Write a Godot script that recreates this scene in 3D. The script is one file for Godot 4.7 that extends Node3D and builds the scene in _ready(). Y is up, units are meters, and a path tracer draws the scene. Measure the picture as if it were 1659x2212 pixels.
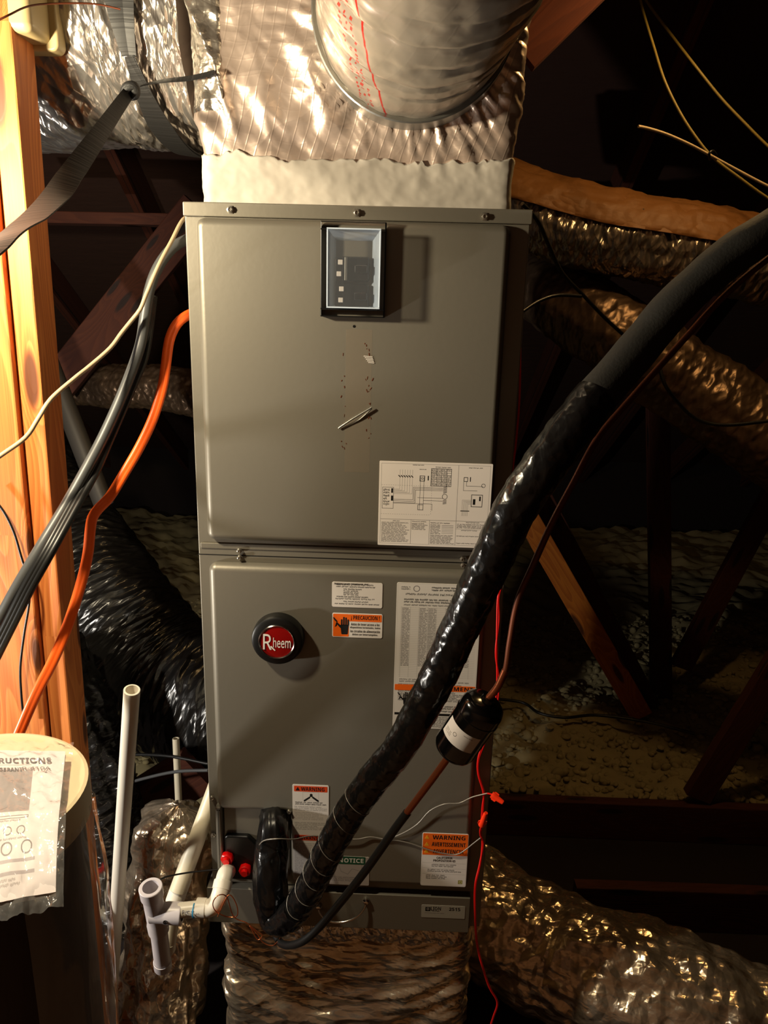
extends Node3D
# An air handler in a dark attic, lit by one warm work lamp at its upper left.
# Lengths in metres. The front frame of the air handler is the plane z = 0; y = 0 is the attic floor.

const CAM := Vector3(0.0801, 1.7507, 1.2603)
const FPX := 1662.0
var cam_basis := Basis.from_euler(Vector3(-0.272868, 0.020804, 0.026036))
var M := {}
var T := {}
var rng := RandomNumberGenerator.new()
var nz := FastNoiseLite.new()
var names := {}

# ---------------------------------------------------------------- measuring: where a sight line meets a plane
func ray(px: float, py: float) -> Vector3:
	return cam_basis * Vector3((px - 829.5) / FPX, -(py - 1106.0) / FPX, -1.0)
func onz(px: float, py: float, z: float) -> Vector3:
	var d := ray(px, py)
	return CAM + d * ((z - CAM.z) / d.z)
func ony(px: float, py: float, y: float) -> Vector3:
	var d := ray(px, py)
	return CAM + d * ((y - CAM.y) / d.y)
func far(px: float, py: float, t: float) -> Vector3:
	return CAM + ray(px, py) * t
func route(a: Array) -> PackedVector3Array:
	var o := PackedVector3Array()
	for p in a: o.append(far(p[0], p[1], p[2]))
	return o
func route_z(a: Array) -> PackedVector3Array:
	var o := PackedVector3Array()
	for p in a: o.append(onz(p[0], p[1], p[2]))
	return o

# ---------------------------------------------------------------- mesh maker
class MB:
	var V := PackedVector3Array()
	var N := PackedVector3Array()
	var U := PackedVector2Array()
	var I := PackedInt32Array()
	# a grid of nr rows with nc points each; normals are smoothed inside the grid; out: a point inside (faces turn away from it), or a direction when dir is true
	func grid(P: PackedVector3Array, UV: PackedVector2Array, nc: int, nr: int, closed := false, flip := false) -> void:
		var b := V.size()
		var n := PackedVector3Array()
		n.resize(P.size())
		for r in nr - 1:
			for c in nc - 1:
				var i := r * nc + c
				var j := i + 1
				var k := i + nc
				var l := k + 1
				var n1 := (P[l] - P[i]).cross(P[j] - P[i])
				var n2 := (P[k] - P[i]).cross(P[l] - P[i])
				if flip:
					n1 = -n1
					n2 = -n2
					I.append_array([b + i, b + l, b + j, b + i, b + k, b + l])
				else:
					I.append_array([b + i, b + j, b + l, b + i, b + l, b + k])
				n[i] += n1 + n2
				n[l] += n1 + n2
				n[j] += n1
				n[k] += n2
		if closed:
			for r in nr:
				var s := n[r * nc] + n[r * nc + nc - 1]
				n[r * nc] = s
				n[r * nc + nc - 1] = s
		for i in n.size():
			n[i] = n[i].normalized() if n[i].length() > 1e-12 else Vector3.UP
		V.append_array(P)
		N.append_array(n)
		U.append_array(UV)
	func quad(a: Vector3, b: Vector3, c: Vector3, d: Vector3, u0 := Vector2.ZERO, u1 := Vector2.ONE) -> void:
		# a,b,c,d clockwise seen from the front
		var s := V.size()
		var n := (c - a).cross(b - a).normalized()
		V.append_array([a, b, c, d])
		N.append_array([n, n, n, n])
		U.append_array([Vector2(u0.x, u0.y), Vector2(u1.x, u0.y), Vector2(u1.x, u1.y), Vector2(u0.x, u1.y)])
		I.append_array([s, s + 1, s + 2, s, s + 2, s + 3])
	func done() -> ArrayMesh:
		var a := []
		a.resize(Mesh.ARRAY_MAX)
		a[Mesh.ARRAY_VERTEX] = V
		a[Mesh.ARRAY_NORMAL] = N
		a[Mesh.ARRAY_TEX_UV] = U
		a[Mesh.ARRAY_INDEX] = I
		var m := ArrayMesh.new()
		m.add_surface_from_arrays(Mesh.PRIMITIVE_TRIANGLES, a)
		return m
	# outline (points and outward normals, counter-clockwise) raised from z0 to z1 with a rounded front edge of radius e; e_back rounds the back too
	func slab(o: Array, z0: float, z1: float, e: float, xf := Transform3D(), steps := 4, back := false) -> void:
		var p: PackedVector2Array = o[0]
		var q: PackedVector2Array = o[1]
		var m := p.size()
		var rows := [[0.0, z0, 0.0], [0.0, z1 - e, 0.0]]
		for k in range(1, steps + 1):
			var a := PI / 2 * k / steps
			rows.append([e * (1 - cos(a)), z1 - e + e * sin(a), a])
		var lo := Vector2(1e9, 1e9)
		var hi := -lo
		for v in p:
			lo = lo.min(v)
			hi = hi.max(v)
		var sz := hi - lo
		var b := V.size()
		for r in rows:
			for i in m + 1:
				var k := i % m
				var w: Vector2 = p[k] - q[k] * float(r[0])
				V.append(xf * Vector3(w.x, w.y, r[1]))
				N.append((xf.basis * Vector3(q[k].x * cos(r[2]), q[k].y * cos(r[2]), sin(r[2]))).normalized())
				U.append(Vector2((w.x - lo.x) / sz.x, 1 - (w.y - lo.y) / sz.y))
		for r in rows.size() - 1:
			for i in m:
				var s := b + r * (m + 1) + i
				I.append_array([s, s + m + 2, s + 1, s, s + m + 1, s + m + 2])
		var cap := PackedVector2Array()
		for i in m: cap.append(p[i] - q[i] * e)
		var tri := Geometry2D.triangulate_polygon(cap)
		var sides := [[z1, 1.0]]
		if back: sides.append([z0, -1.0])
		for side in sides:
			var c := V.size()
			var src: PackedVector2Array = cap if side[1] > 0 else p
			var t2: PackedInt32Array = tri if side[1] > 0 else Geometry2D.triangulate_polygon(p)
			for w in src:
				V.append(xf * Vector3(w.x, w.y, side[0]))
				N.append((xf.basis * Vector3(0, 0, side[1])).normalized())
				U.append(Vector2((w.x - lo.x) / sz.x, 1 - (w.y - lo.y) / sz.y))
			for i in range(0, t2.size(), 3):
				var A := src[t2[i]]
				var B := src[t2[i + 1]]
				var D := src[t2[i + 2]]
				var ccw := (B - A).cross(D - A) > 0
				if ccw == (side[1] > 0): I.append_array([c + t2[i], c + t2[i + 2], c + t2[i + 1]])
				else: I.append_array([c + t2[i], c + t2[i + 1], c + t2[i + 2]])

# outline with rounded corners from a counter-clockwise polygon
func outline(pts: PackedVector2Array, r: float, n := 5) -> Array:
	var P := PackedVector2Array()
	var Q := PackedVector2Array()
	var m := pts.size()
	for i in m:
		var a := pts[(i + m - 1) % m]
		var b := pts[i]
		var c := pts[(i + 1) % m]
		var d1 := (b - a).normalized()
		var d2 := (c - b).normalized()
		var n1 := Vector2(d1.y, -d1.x)
		var n2 := Vector2(d2.y, -d2.x)
		var convex := d1.cross(d2) > 0
		var ang := absf(d1.angle_to(d2))
		var t := r * tan(ang / 2)
		var s := 1.0 if convex else -1.0
		var ctr := b - d1 * t - n1 * r * s
		for k in n + 1:
			var f := float(k) / n
			var nn := n1.rotated((n1.angle_to(n2)) * f)
			P.append(ctr + nn * r * s)
			Q.append(nn)
	return [P, Q]
func rrect(x0: float, x1: float, y0: float, y1: float, r: float, n := 5) -> Array:
	return outline(PackedVector2Array([Vector2(x0, y0), Vector2(x1, y0), Vector2(x1, y1), Vector2(x0, y1)]), r, n)
func slab_mesh(o: Array, z0: float, z1: float, e: float, back := false, xf := Transform3D(), steps := 3) -> ArrayMesh:
	var b := MB.new()
	b.slab(o, z0, z1, e, xf, steps, back)
	return b.done()
func box_mesh(size: Vector3, e := 0.003, at := Vector3.ZERO) -> ArrayMesh:
	var b := MB.new()
	var r: float = minf(e, minf(size.x, minf(size.y, size.z)) * 0.45)
	b.slab(rrect(-size.x / 2, size.x / 2, -size.y / 2, size.y / 2, r, 2), 0.0, size.z / 2, r, Transform3D(Basis(), at), 2)
	b.slab(rrect(-size.x / 2, size.x / 2, -size.y / 2, size.y / 2, r, 2), 0.0, size.z / 2, r, Transform3D(Basis(Vector3.UP, PI), at), 2)
	return b.done()

func smooth(p: PackedVector3Array, step: float) -> PackedVector3Array:
	var o := PackedVector3Array()
	var n := p.size()
	for i in n - 1:
		var a := p[maxi(i - 1, 0)]
		var b := p[i]
		var c := p[i + 1]
		var d := p[mini(i + 2, n - 1)]
		var k := maxi(1, int(ceil(b.distance_to(c) / step)))
		for j in k:
			o.append(b.cubic_interpolate(c, a, d, float(j) / k))
	o.append(p[n - 1])
	return o

# sweep: path (already fine), radius (number or Callable of t in 0..1), options: sec (unit section), up, disp Callable(u, s) -> metres outward, caps, ur, vr (texture repeats), twist Callable(t)
func sweep(path: PackedVector3Array, rad, seg := 12, o := {}) -> ArrayMesh:
	var b := MB.new()
	sweep_into(b, path, rad, seg, o)
	return b.done()
func sweep_into(b: MB, path: PackedVector3Array, rad, seg := 12, o := {}) -> void:
	var n := path.size()
	var sec: PackedVector2Array = o.get("sec", PackedVector2Array())
	if sec.is_empty():
		for i in seg + 1:
			var a := TAU * i / seg
			sec.append(Vector2(cos(a), sin(a)))
	var nc := sec.size()
	var P := PackedVector3Array()
	var UV := PackedVector2Array()
	var up: Vector3 = o.get("up", Vector3.ZERO)
	var fixed := up != Vector3.ZERO
	var disp = o.get("disp")
	var twist = o.get("twist")
	var ur: float = o.get("ur", 1.0)
	var vr: float = o.get("vr", 4.0)
	var total := 0.0
	for i in n - 1: total += path[i].distance_to(path[i + 1])
	var s := 0.0
	var side := Vector3.ZERO
	var rows := 0
	var caps: bool = o.get("caps", true)
	for i in n:
		var t := (path[mini(i + 1, n - 1)] - path[maxi(i - 1, 0)]).normalized()
		if i: s += path[i].distance_to(path[i - 1])
		if fixed or i == 0:
			var ref := up if fixed else (Vector3.UP if absf(t.y) < 0.9 else Vector3.RIGHT)
			side = t.cross(ref).normalized()
		else:
			side = (side - t * side.dot(t)).normalized()
		var v := side.cross(t)
		var sd := side
		if twist:
			var w: float = twist.call(s / total)
			sd = side * cos(w) + v * sin(w)
			v = v * cos(w) - side * sin(w)
		var r: float = rad.call(s / total) if rad is Callable else rad
		var row := PackedVector3Array()
		for k in nc:
			var q := sec[k]
			var w := sd * q.x + v * q.y
			var e: float = disp.call(float(k) / (nc - 1), s) if disp else 0.0
			row.append(path[i] + w * r + w.normalized() * e)
		var reps := 1
		if caps and i == 0:
			for k in nc:
				P.append(path[i])
				UV.append(Vector2(float(k) / (nc - 1) * ur, s * vr))
			rows += 1
			reps = 2
		if caps and i == n - 1: reps = 2
		for z in reps:
			P.append_array(row)
			for k in nc: UV.append(Vector2(float(k) / (nc - 1) * ur, s * vr))
			rows += 1
		if caps and i == n - 1:
			for k in nc:
				P.append(path[i])
				UV.append(Vector2(float(k) / (nc - 1) * ur, s * vr))
			rows += 1
	b.grid(P, UV, nc, rows, true, false)

# lathe about +y of xf: profile of (radius, height) from bottom to top; corners sharper than 35 degrees stay sharp
func lathe_into(b: MB, prof: Array, seg := 24, xf := Transform3D(), vr := 1.0) -> void:
	var q := []
	for i in prof.size():
		var p := Vector2(prof[i][0], prof[i][1])
		q.append(p)
		if i > 0 and i < prof.size() - 1:
			var a := p - Vector2(prof[i - 1][0], prof[i - 1][1])
			var c := Vector2(prof[i + 1][0], prof[i + 1][1]) - p
			if absf(a.angle_to(c)) > 0.6: q.append(p)
	var P := PackedVector3Array()
	var UV := PackedVector2Array()
	var s := 0.0
	for i in q.size():
		if i: s += q[i].distance_to(q[i - 1])
		for k in seg + 1:
			var a := TAU * k / seg
			P.append(xf * Vector3(q[i].x * cos(a), q[i].y, q[i].x * sin(a)))
			UV.append(Vector2(float(k) / seg, s * vr))
	b.grid(P, UV, seg + 1, q.size(), true, false)
func lathe(prof: Array, seg := 24, xf := Transform3D(), vr := 1.0) -> ArrayMesh:
	var b := MB.new()
	lathe_into(b, prof, seg, xf, vr)
	return b.done()
# a frame whose y axis points along d
func aim(at: Vector3, d: Vector3, ref := Vector3.RIGHT) -> Transform3D:
	var y := d.normalized()
	var z := ref.cross(y)
	if z.length() < 0.01: z = Vector3.FORWARD.cross(y)
	z = z.normalized()
	return Transform3D(Basis(y.cross(z), y, z), at)

# ---------------------------------------------------------------- scene tree
func put(parent: Node, o: Node3D, called: String) -> void:
	if parent == self:
		var k: int = names.get(called, 0)
		names[called] = k + 1
		o.name = called if k == 0 else "%s_%03d" % [called, k]
	else:
		o.name = called
	parent.add_child(o, true)
func obj(called: String, m: Mesh, mat: Material, parent: Node = self, xf := Transform3D()) -> MeshInstance3D:
	var o := MeshInstance3D.new()
	o.mesh = m
	o.material_override = mat
	o.transform = xf
	if parent != self and parent.has_meta("base"):
		o.position -= parent.get_meta("base")
	put(parent, o, called)
	return o
func tag(o: Node, label: String, cat: String, group := "") -> Node:
	o.set_meta("label", label)
	o.set_meta("category", cat)
	if group: o.set_meta("group", group)
	return o
func thing(called: String, label: String, cat: String, base := Vector3.ZERO, group := "") -> Node3D:
	var o := Node3D.new()
	o.position = base
	o.set_meta("base", base)
	tag(o, label, cat, group)
	put(self, o, called)
	return o
func struct(called: String, m: Mesh, mat: Material, xf := Transform3D()) -> MeshInstance3D:
	var o := obj(called, m, mat, self, xf)
	o.set_meta("kind", "structure")
	return o

# ---------------------------------------------------------------- materials
func mat(called: String, c: Color, rough := 0.6, metal := 0.0, o := {}) -> StandardMaterial3D:
	var m := StandardMaterial3D.new()
	m.resource_name = called
	m.albedo_color = c
	m.roughness = rough
	m.metallic = metal
	if o.has("tex"): m.albedo_texture = o.tex
	if o.has("bump"):
		m.heightmap_enabled = true
		m.heightmap_texture = o.bump
		m.heightmap_scale = o.get("relief", 0.1)
	if o.has("scale"): m.uv1_scale = o.scale
	if o.has("tri"):
		m.uv1_triplanar = true
		m.uv1_world_triplanar = o.get("world", false)
		m.uv1_triplanar_sharpness = 6.0
	if o.has("rough_tex"):
		m.roughness_texture = o.rough_tex
		m.roughness_texture_channel = BaseMaterial3D.TEXTURE_CHANNEL_RED
	if c.a < 0.999: m.transparency = BaseMaterial3D.TRANSPARENCY_ALPHA
	if o.get("coat", 0.0) > 0:
		m.clearcoat_enabled = true
		m.clearcoat = o.coat
		m.clearcoat_roughness = 0.1
	if o.has("spec"): m.metallic_specular = o.spec
	M[called] = m
	return m
# height picture of a sheet folded along n random directions; kx, ky bound the wave counts
func folds(size: int, n: int, kx: int, ky: int, lo_y: int, warp: float, sharp: float, seed_: int, grid_lines := 0, grid_h := 0.0) -> ImageTexture:
	var g := RandomNumberGenerator.new()
	g.seed = seed_
	var W := []
	for i in n:
		var x := g.randi_range(-kx, kx)
		var y := g.randi_range(lo_y, ky)
		if x == 0 and y == 0: y = 1
		W.append([x, y, g.randf(), 1.0 / sqrt(1.0 + sqrt(x * x + y * y)) * g.randf_range(0.6, 1.2), g.randf() * TAU, g.randf() * TAU])
	var im := Image.create(size, size, false, Image.FORMAT_RF)
	for j in size:
		var v := float(j) / size
		for i in size:
			var u := float(i) / size
			var h := 0.0
			for w in W:
				var ph: float = w[0] * u + w[1] * v + w[2] + warp * (sin(TAU * u * 2.0 + w[4]) * cos(TAU * v * 3.0 + w[5]) + 0.5 * sin(TAU * (u * 3.0 + v * 5.0) + w[4]))
				var t := absf(ph - floorf(ph) - 0.5) * 2.0
				h += w[3] * pow(t, sharp)
			if grid_lines > 0:
				var a := absf(fposmod(u * grid_lines + v * 5.0 + 0.10 * sin(v * TAU * 3.0), 1.0) - 0.5)
				var c := absf(fposmod(v * (grid_lines - 4) + 0.10 * sin(u * TAU * 4.0), 1.0) - 0.5)
				h += grid_h * (1.4 * maxf(0.0, 1.0 - a / 0.08) + 0.6 * maxf(0.0, 1.0 - c / 0.07))
			im.set_pixel(i, j, Color(h * 0.4, 0, 0))
	return ImageTexture.create_from_image(im)
func noise_tex(size: int, freq: float, oct: int, seed_: int, ramp: Gradient = null) -> ImageTexture:
	var f := FastNoiseLite.new()
	f.seed = seed_
	f.noise_type = FastNoiseLite.TYPE_SIMPLEX_SMOOTH
	f.frequency = freq
	f.fractal_octaves = oct
	var im := f.get_seamless_image(size, size)
	if ramp:
		var c := Image.create(size, size, false, Image.FORMAT_RGB8)
		for j in size:
			for i in size: c.set_pixel(i, j, ramp.sample(im.get_pixel(i, j).r))
		return ImageTexture.create_from_image(c)
	return ImageTexture.create_from_image(im)
func wood_tex(w: int, h: int, light: Color, dark: Color, seed_: int, knots: int) -> Array:
	var f := FastNoiseLite.new()
	f.seed = seed_
	f.frequency = 0.9
	f.fractal_octaves = 2
	var g := RandomNumberGenerator.new()
	g.seed = seed_
	var K := []
	for i in knots: K.append(Vector3(g.randf(), g.randf(), g.randf_range(0.6, 1.2)))
	var im := Image.create(w, h, false, Image.FORMAT_RGB8)
	var hm := Image.create(w, h, false, Image.FORMAT_RF)
	for j in h:
		var v := float(j) / h
		for i in w:
			var u := float(i) / w
			var bend := f.get_noise_2d(u * 2.0, v * 1.6) * 1.2
			var knot := 0.0
			for k in K:
				var dx: float = absf(u - k.x)
				dx = minf(dx, 1.0 - dx) * 1.0
				var dy: float = absf(v - k.y)
				dy = minf(dy, 1.0 - dy) * 4.0
				var d: float = sqrt(dx * dx * 4.0 + dy * dy * 0.5) / (0.12 * k.z)
				bend += exp(-d * d * 0.6) * 0.9
				knot = maxf(knot, smoothstep(1.0, 0.55, d))
			var ring := fposmod(u * 7.0 + bend * 4.0, 1.0)
			var grain := smoothstep(0.0, 0.85, ring) * (1.0 - smoothstep(0.9, 1.0, ring))
			var fine := f.get_noise_2d(u * 140.0, v * 5.0) * 0.5 + f.get_noise_2d(u * 60.0 + 30.0, v * 2.0) * 0.4
			var x := clampf(grain * 0.45 + fine * 0.35 + 0.1, 0.0, 1.0)
			var c := light.lerp(dark, x).lerp(dark * 0.45, knot * 0.85)
			im.set_pixel(i, j, Color(c.r, c.g, c.b))
			hm.set_pixel(i, j, Color(x + knot * 0.5, 0, 0))
	return [ImageTexture.create_from_image(im), ImageTexture.create_from_image(hm)]

func make_materials() -> void:
	T.crumple = folds(384, 16, 9, 9, -9, 0.12, 1.0, 3)
	T.wrinkle = folds(384, 14, 3, 22, 7, 0.22, 1.3, 8)
	T.scrim = folds(512, 10, 5, 6, -6, 0.2, 1.4, 5, 18, 0.08)
	T.fine = noise_tex(256, 0.05, 4, 4)
	T.soft = noise_tex(256, 0.012, 4, 9)
	T.tape = folds(384, 12, 4, 12, -6, 0.2, 1.4, 21)
	mat("door_paint", Color(0.51, 0.49, 0.445), 0.44, 0.5, {bump = T.fine, relief = 0.006, tri = 1, scale = Vector3(6, 6, 6)})
	mat("cabinet_paint", Color(0.49, 0.47, 0.425), 0.46, 0.5, {bump = T.fine, relief = 0.006, tri = 1, scale = Vector3(6, 6, 6)})
	mat("galvanised", Color(0.62, 0.62, 0.60), 0.38, 0.9, {bump = T.fine, relief = 0.01, tri = 1, scale = Vector3(9, 9, 9)})
	mat("screw_steel", Color(0.72, 0.70, 0.66), 0.3, 0.9)
	mat("chrome", Color(0.85, 0.84, 0.82), 0.14, 1.0)
	mat("black_plastic", Color(0.03, 0.03, 0.03), 0.38)
	mat("black_gloss", Color(0.022, 0.022, 0.024), 0.16, 0.0, {coat = 0.5})
	mat("black_foam", Color(0.105, 0.10, 0.09), 0.75, 0.0, {bump = T.fine, relief = 0.03, tri = 1, scale = Vector3(14, 14, 14)})
	mat("black_tape", Color(0.055, 0.053, 0.055), 0.22, 0.0, {bump = T.tape, relief = 0.22, scale = Vector3(1, 1, 1)})
	mat("black_cable", Color(0.07, 0.07, 0.07), 0.4)
	mat("grey_cable", Color(0.30, 0.305, 0.31), 0.42)
	mat("orange_cable", Color(1.0, 0.40, 0.10), 0.42)
	mat("white_wire", Color(0.72, 0.64, 0.52), 0.5)
	mat("yellow_wire", Color(0.46, 0.40, 0.17), 0.5)
	mat("red_wire", Color(0.85, 0.06, 0.04), 0.4)
	mat("red_cap", Color(0.80, 0.03, 0.03), 0.3)
	mat("wire_nut", Color(0.98, 0.22, 0.08), 0.35)
	mat("grey_wire", Color(0.55, 0.53, 0.5), 0.35, 0.3)
	mat("copper", Color(0.62, 0.34, 0.22), 0.36, 0.85, {bump = T.soft, relief = 0.01, tri = 1, scale = Vector3(9, 9, 9)})
	mat("copper_dull", Color(0.40, 0.20, 0.11), 0.5, 0.5)
	mat("copper_bright", Color(0.95, 0.55, 0.35), 0.25, 0.9)
	mat("pvc", Color(0.93, 0.90, 0.84), 0.38)
	mat("pvc_grey", Color(0.80, 0.77, 0.78), 0.35)
	mat("pvc_aged", Color(0.86, 0.82, 0.72), 0.4)
	mat("cyan_ink", Color(0.1, 0.55, 0.75), 0.5)
	mat("mastic", Color(0.75, 0.72, 0.675), 0.6, 0.0, {bump = T.soft, relief = 0.22, tri = 1, scale = Vector3(3, 3, 3)})
	mat("foil_scrim", Color(0.91, 0.825, 0.765), 0.33, 0.68, {bump = T.scrim, relief = 0.5, tri = 1, scale = Vector3(3.2, 3.2, 3.2)})
	mat("foil_tape", Color(0.88, 0.85, 0.80), 0.27, 0.9, {bump = T.crumple, relief = 0.8, tri = 1, scale = Vector3(5, 5, 5)})
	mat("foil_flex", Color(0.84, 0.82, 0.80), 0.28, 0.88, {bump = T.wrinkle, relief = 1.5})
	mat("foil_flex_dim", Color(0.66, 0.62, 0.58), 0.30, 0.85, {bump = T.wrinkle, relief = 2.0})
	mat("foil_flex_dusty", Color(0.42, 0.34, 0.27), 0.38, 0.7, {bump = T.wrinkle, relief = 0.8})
	mat("foil_crumpled", Color(0.84, 0.76, 0.66), 0.26, 0.85, {bump = T.crumple, relief = 1.6, tri = 1, scale = Vector3(3, 3, 3)})
	mat("jacket_dark", Color(0.13, 0.125, 0.12), 0.27, 0.35, {bump = T.wrinkle, relief = 2.0, spec = 0.7})
	mat("kraft", Color(0.50, 0.33, 0.16), 0.6, 0.0, {bump = T.crumple, relief = 0.4, tri = 1, scale = Vector3(4, 4, 4)})
	mat("webbing", Color(0.12, 0.118, 0.12), 0.55, 0.0, {bump = T.fine, relief = 0.05, scale = Vector3(2, 2, 2), spec = 0.5})
	mat("cream_plastic", Color(0.74, 0.66, 0.48), 0.4)
	mat("lid_plastic", Color(0.86, 0.80, 0.66), 0.45)
	mat("clear_film", Color(0.95, 0.95, 0.95, 0.10), 0.08)
	mat("clear_film_wrinkled", Color(0.95, 0.95, 0.95, 0.09), 0.16, 0.0, {bump = T.crumple, relief = 0.5, scale = Vector3(1.5, 1.5, 1.5)})
	mat("lens_clear", Color(0.86, 0.90, 0.95, 0.04), 0.06)
	mat("lens_edge", Color(0.84, 0.90, 0.97, 0.8), 0.3)
	mat("lens_side", Color(0.80, 0.87, 0.96, 0.42), 0.3)
	mat("label_white", Color(0.86, 0.83, 0.80), 0.45)
	mat("label_orange", Color(0.93, 0.40, 0.06), 0.5)
	mat("label_red_orange", Color(0.80, 0.25, 0.06), 0.5)
	mat("label_green", Color(0.08, 0.30, 0.20), 0.5)
	mat("ink", Color(0.045, 0.04, 0.04), 0.6)
	mat("ink_grey", Color(0.36, 0.34, 0.36), 0.6)
	mat("ink_white", Color(0.85, 0.83, 0.80), 0.5)
	mat("badge_red", Color(0.52, 0.02, 0.025), 0.22, 0.1, {coat = 0.5})
	mat("fibre_drum", Color(0.17, 0.10, 0.055), 0.6, 0.0, {bump = T.soft, relief = 0.1, scale = Vector3(6, 1, 1)})
	mat("insulation", Color(0.60, 0.55, 0.40), 1.0)
	mat("deck_wood", Color(0.20, 0.105, 0.06), 0.9, 0.0, {bump = T.soft, relief = 0.2, tri = 1, scale = Vector3(2, 6, 6)})
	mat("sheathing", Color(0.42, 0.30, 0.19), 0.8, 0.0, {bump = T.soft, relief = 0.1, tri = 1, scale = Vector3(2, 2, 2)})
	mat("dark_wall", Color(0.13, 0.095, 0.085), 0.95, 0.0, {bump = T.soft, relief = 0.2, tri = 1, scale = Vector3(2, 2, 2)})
	mat("flue_grey", Color(0.23, 0.215, 0.20), 0.5, 0.3)
	var pine := wood_tex(256, 1024, Color(0.86, 0.53, 0.26), Color(0.66, 0.33, 0.12), 5, 7)
	T.pine = pine[0]
	T.pine_h = pine[1]
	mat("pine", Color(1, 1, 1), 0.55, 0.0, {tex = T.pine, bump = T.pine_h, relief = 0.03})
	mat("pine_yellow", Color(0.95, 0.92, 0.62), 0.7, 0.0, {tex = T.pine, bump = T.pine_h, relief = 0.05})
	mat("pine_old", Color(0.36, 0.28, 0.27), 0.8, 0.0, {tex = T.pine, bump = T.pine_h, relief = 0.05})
	mat("pine_brown", Color(0.46, 0.34, 0.26), 0.8, 0.0, {tex = T.pine, bump = T.pine_h, relief = 0.05})

# ---------------------------------------------------------------- print and lettering
func text_rows(im: Image, x: int, y: int, w: int, h: int, line: int, ink: Color, fill := 0.9) -> void:
	# print too small to read: rows of strokes in word lengths
	var yy := y
	while yy + line * 2 / 3 <= y + h:
		var xx := x
		var stop := x + int(w * rng.randf_range(fill * 0.75, fill + 0.1))
		while xx < mini(stop, x + w - 3):
			var wl := rng.randi_range(line, line * 4)
			var k := xx
			while k < mini(xx + wl, x + w - 1):
				var hh := line * 2 / 3
				im.fill_rect(Rect2i(k, yy + (0 if rng.randf() < 0.5 else hh / 4), 1 + (line / 8), hh - (0 if rng.randf() < 0.6 else hh / 4)), ink)
				if rng.randf() < 0.6: im.fill_rect(Rect2i(k, yy + rng.randi_range(0, hh - 1), line / 3 + 1, maxi(1, line / 8)), ink)
				k += maxi(2, line / 3)
			xx += wl + line / 2
		yy += line
func frame(im: Image, x: int, y: int, w: int, h: int, t: int, c: Color) -> void:
	im.fill_rect(Rect2i(x, y, w, t), c)
	im.fill_rect(Rect2i(x, y + h - t, w, t), c)
	im.fill_rect(Rect2i(x, y, t, h), c)
	im.fill_rect(Rect2i(x + w - t, y, t, h), c)
func line(im: Image, pts: Array, t: int, c: Color) -> void:
	for i in pts.size() - 1:
		var a := Vector2(pts[i][0], pts[i][1])
		var b := Vector2(pts[i + 1][0], pts[i + 1][1])
		var n := int(maxf(absf(a.x - b.x), absf(a.y - b.y))) + 1
		for k in n + 1:
			var p := a.lerp(b, float(k) / n)
			im.fill_rect(Rect2i(int(p.x), int(p.y), t, t), c)
func disc(im: Image, x: int, y: int, r: int, c: Color, inner := 0) -> void:
	for j in range(-r, r + 1):
		for i in range(-r, r + 1):
			var d := i * i + j * j
			if d <= r * r and d >= inner * inner and x + i >= 0 and y + j >= 0 and x + i < im.get_width() and y + j < im.get_height():
				im.set_pixel(x + i, y + j, c)
func paper(w: int, h: int, c := Color(0.86, 0.83, 0.80)) -> Image:
	var im := Image.create(w, h, false, Image.FORMAT_RGB8)
	im.fill(c)
	return im
func print_mat(called: String, im: Image, rough := 0.45) -> StandardMaterial3D:
	return mat(called, Color.WHITE, rough, 0.0, {tex = ImageTexture.create_from_image(im)})
# lettering h metres high at the text's middle; w > 0 squeezes it to that width
func lettering(text: String, at: Vector3, h: float, w: float, m: Material, parent: Node, bold := true, basis := Basis(), serif := false, depth := 0.0003) -> void:
	var f := SystemFont.new()
	f.font_names = PackedStringArray(["Droid Serif" if serif else "Droid Sans"])
	f.font_weight = 700 if bold else 400
	var t := TextMesh.new()
	t.font = f
	t.font_size = 48
	t.text = text
	t.pixel_size = 0.001
	t.depth = depth
	t.curve_step = 2.0
	var bb := t.get_aabb()
	var lines := text.count("\n") + 1
	var k: float = h / maxf(bb.size.y, 0.001)
	var kx: float = w / maxf(bb.size.x, 0.001) if w > 0 else k
	var c := bb.get_center()
	var bs := basis * Basis.from_scale(Vector3(kx, k, 1.0))
	obj("lettering", t, m, parent, Transform3D(bs, at - bs * Vector3(c.x, c.y, 0.0)))
func lies_on(o: MeshInstance3D) -> MeshInstance3D:
	return o

# ---------------------------------------------------------------- _ready
func _ready() -> void:
	rng.seed = 11
	nz.seed = 2
	nz.frequency = 1.0
	nz.fractal_octaves = 3
	# camera
	var cam := Camera3D.new()
	cam.name = "camera"
	cam.fov = rad_to_deg(2.0 * atan(1106.0 / FPX))
	cam.near = 0.05
	cam.far = 60.0
	cam.transform = Transform3D(cam_basis, CAM)
	add_child(cam)
	cam.current = true
	# surroundings: a closed, dark attic
	var env := Environment.new()
	env.background_mode = Environment.BG_COLOR
	env.background_color = Color(0, 0, 0)
	env.tonemap_mode = Environment.TONE_MAPPER_LINEAR
	env.tonemap_exposure = 1.0
	env.sdfgi_enabled = true
	env.ssao_enabled = true
	env.ssil_enabled = true
	var we := WorldEnvironment.new()
	we.name = "surroundings"
	we.environment = env
	add_child(we)
	make_materials()
	build_lamps()
	build_shell()
	build_cabinet()
	build_supply()
	build_return()
	build_flex_ducts()
	build_post()
	build_lines()
	build_cables()
	build_pvc()
	build_drum()
	build_framing()

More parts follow.
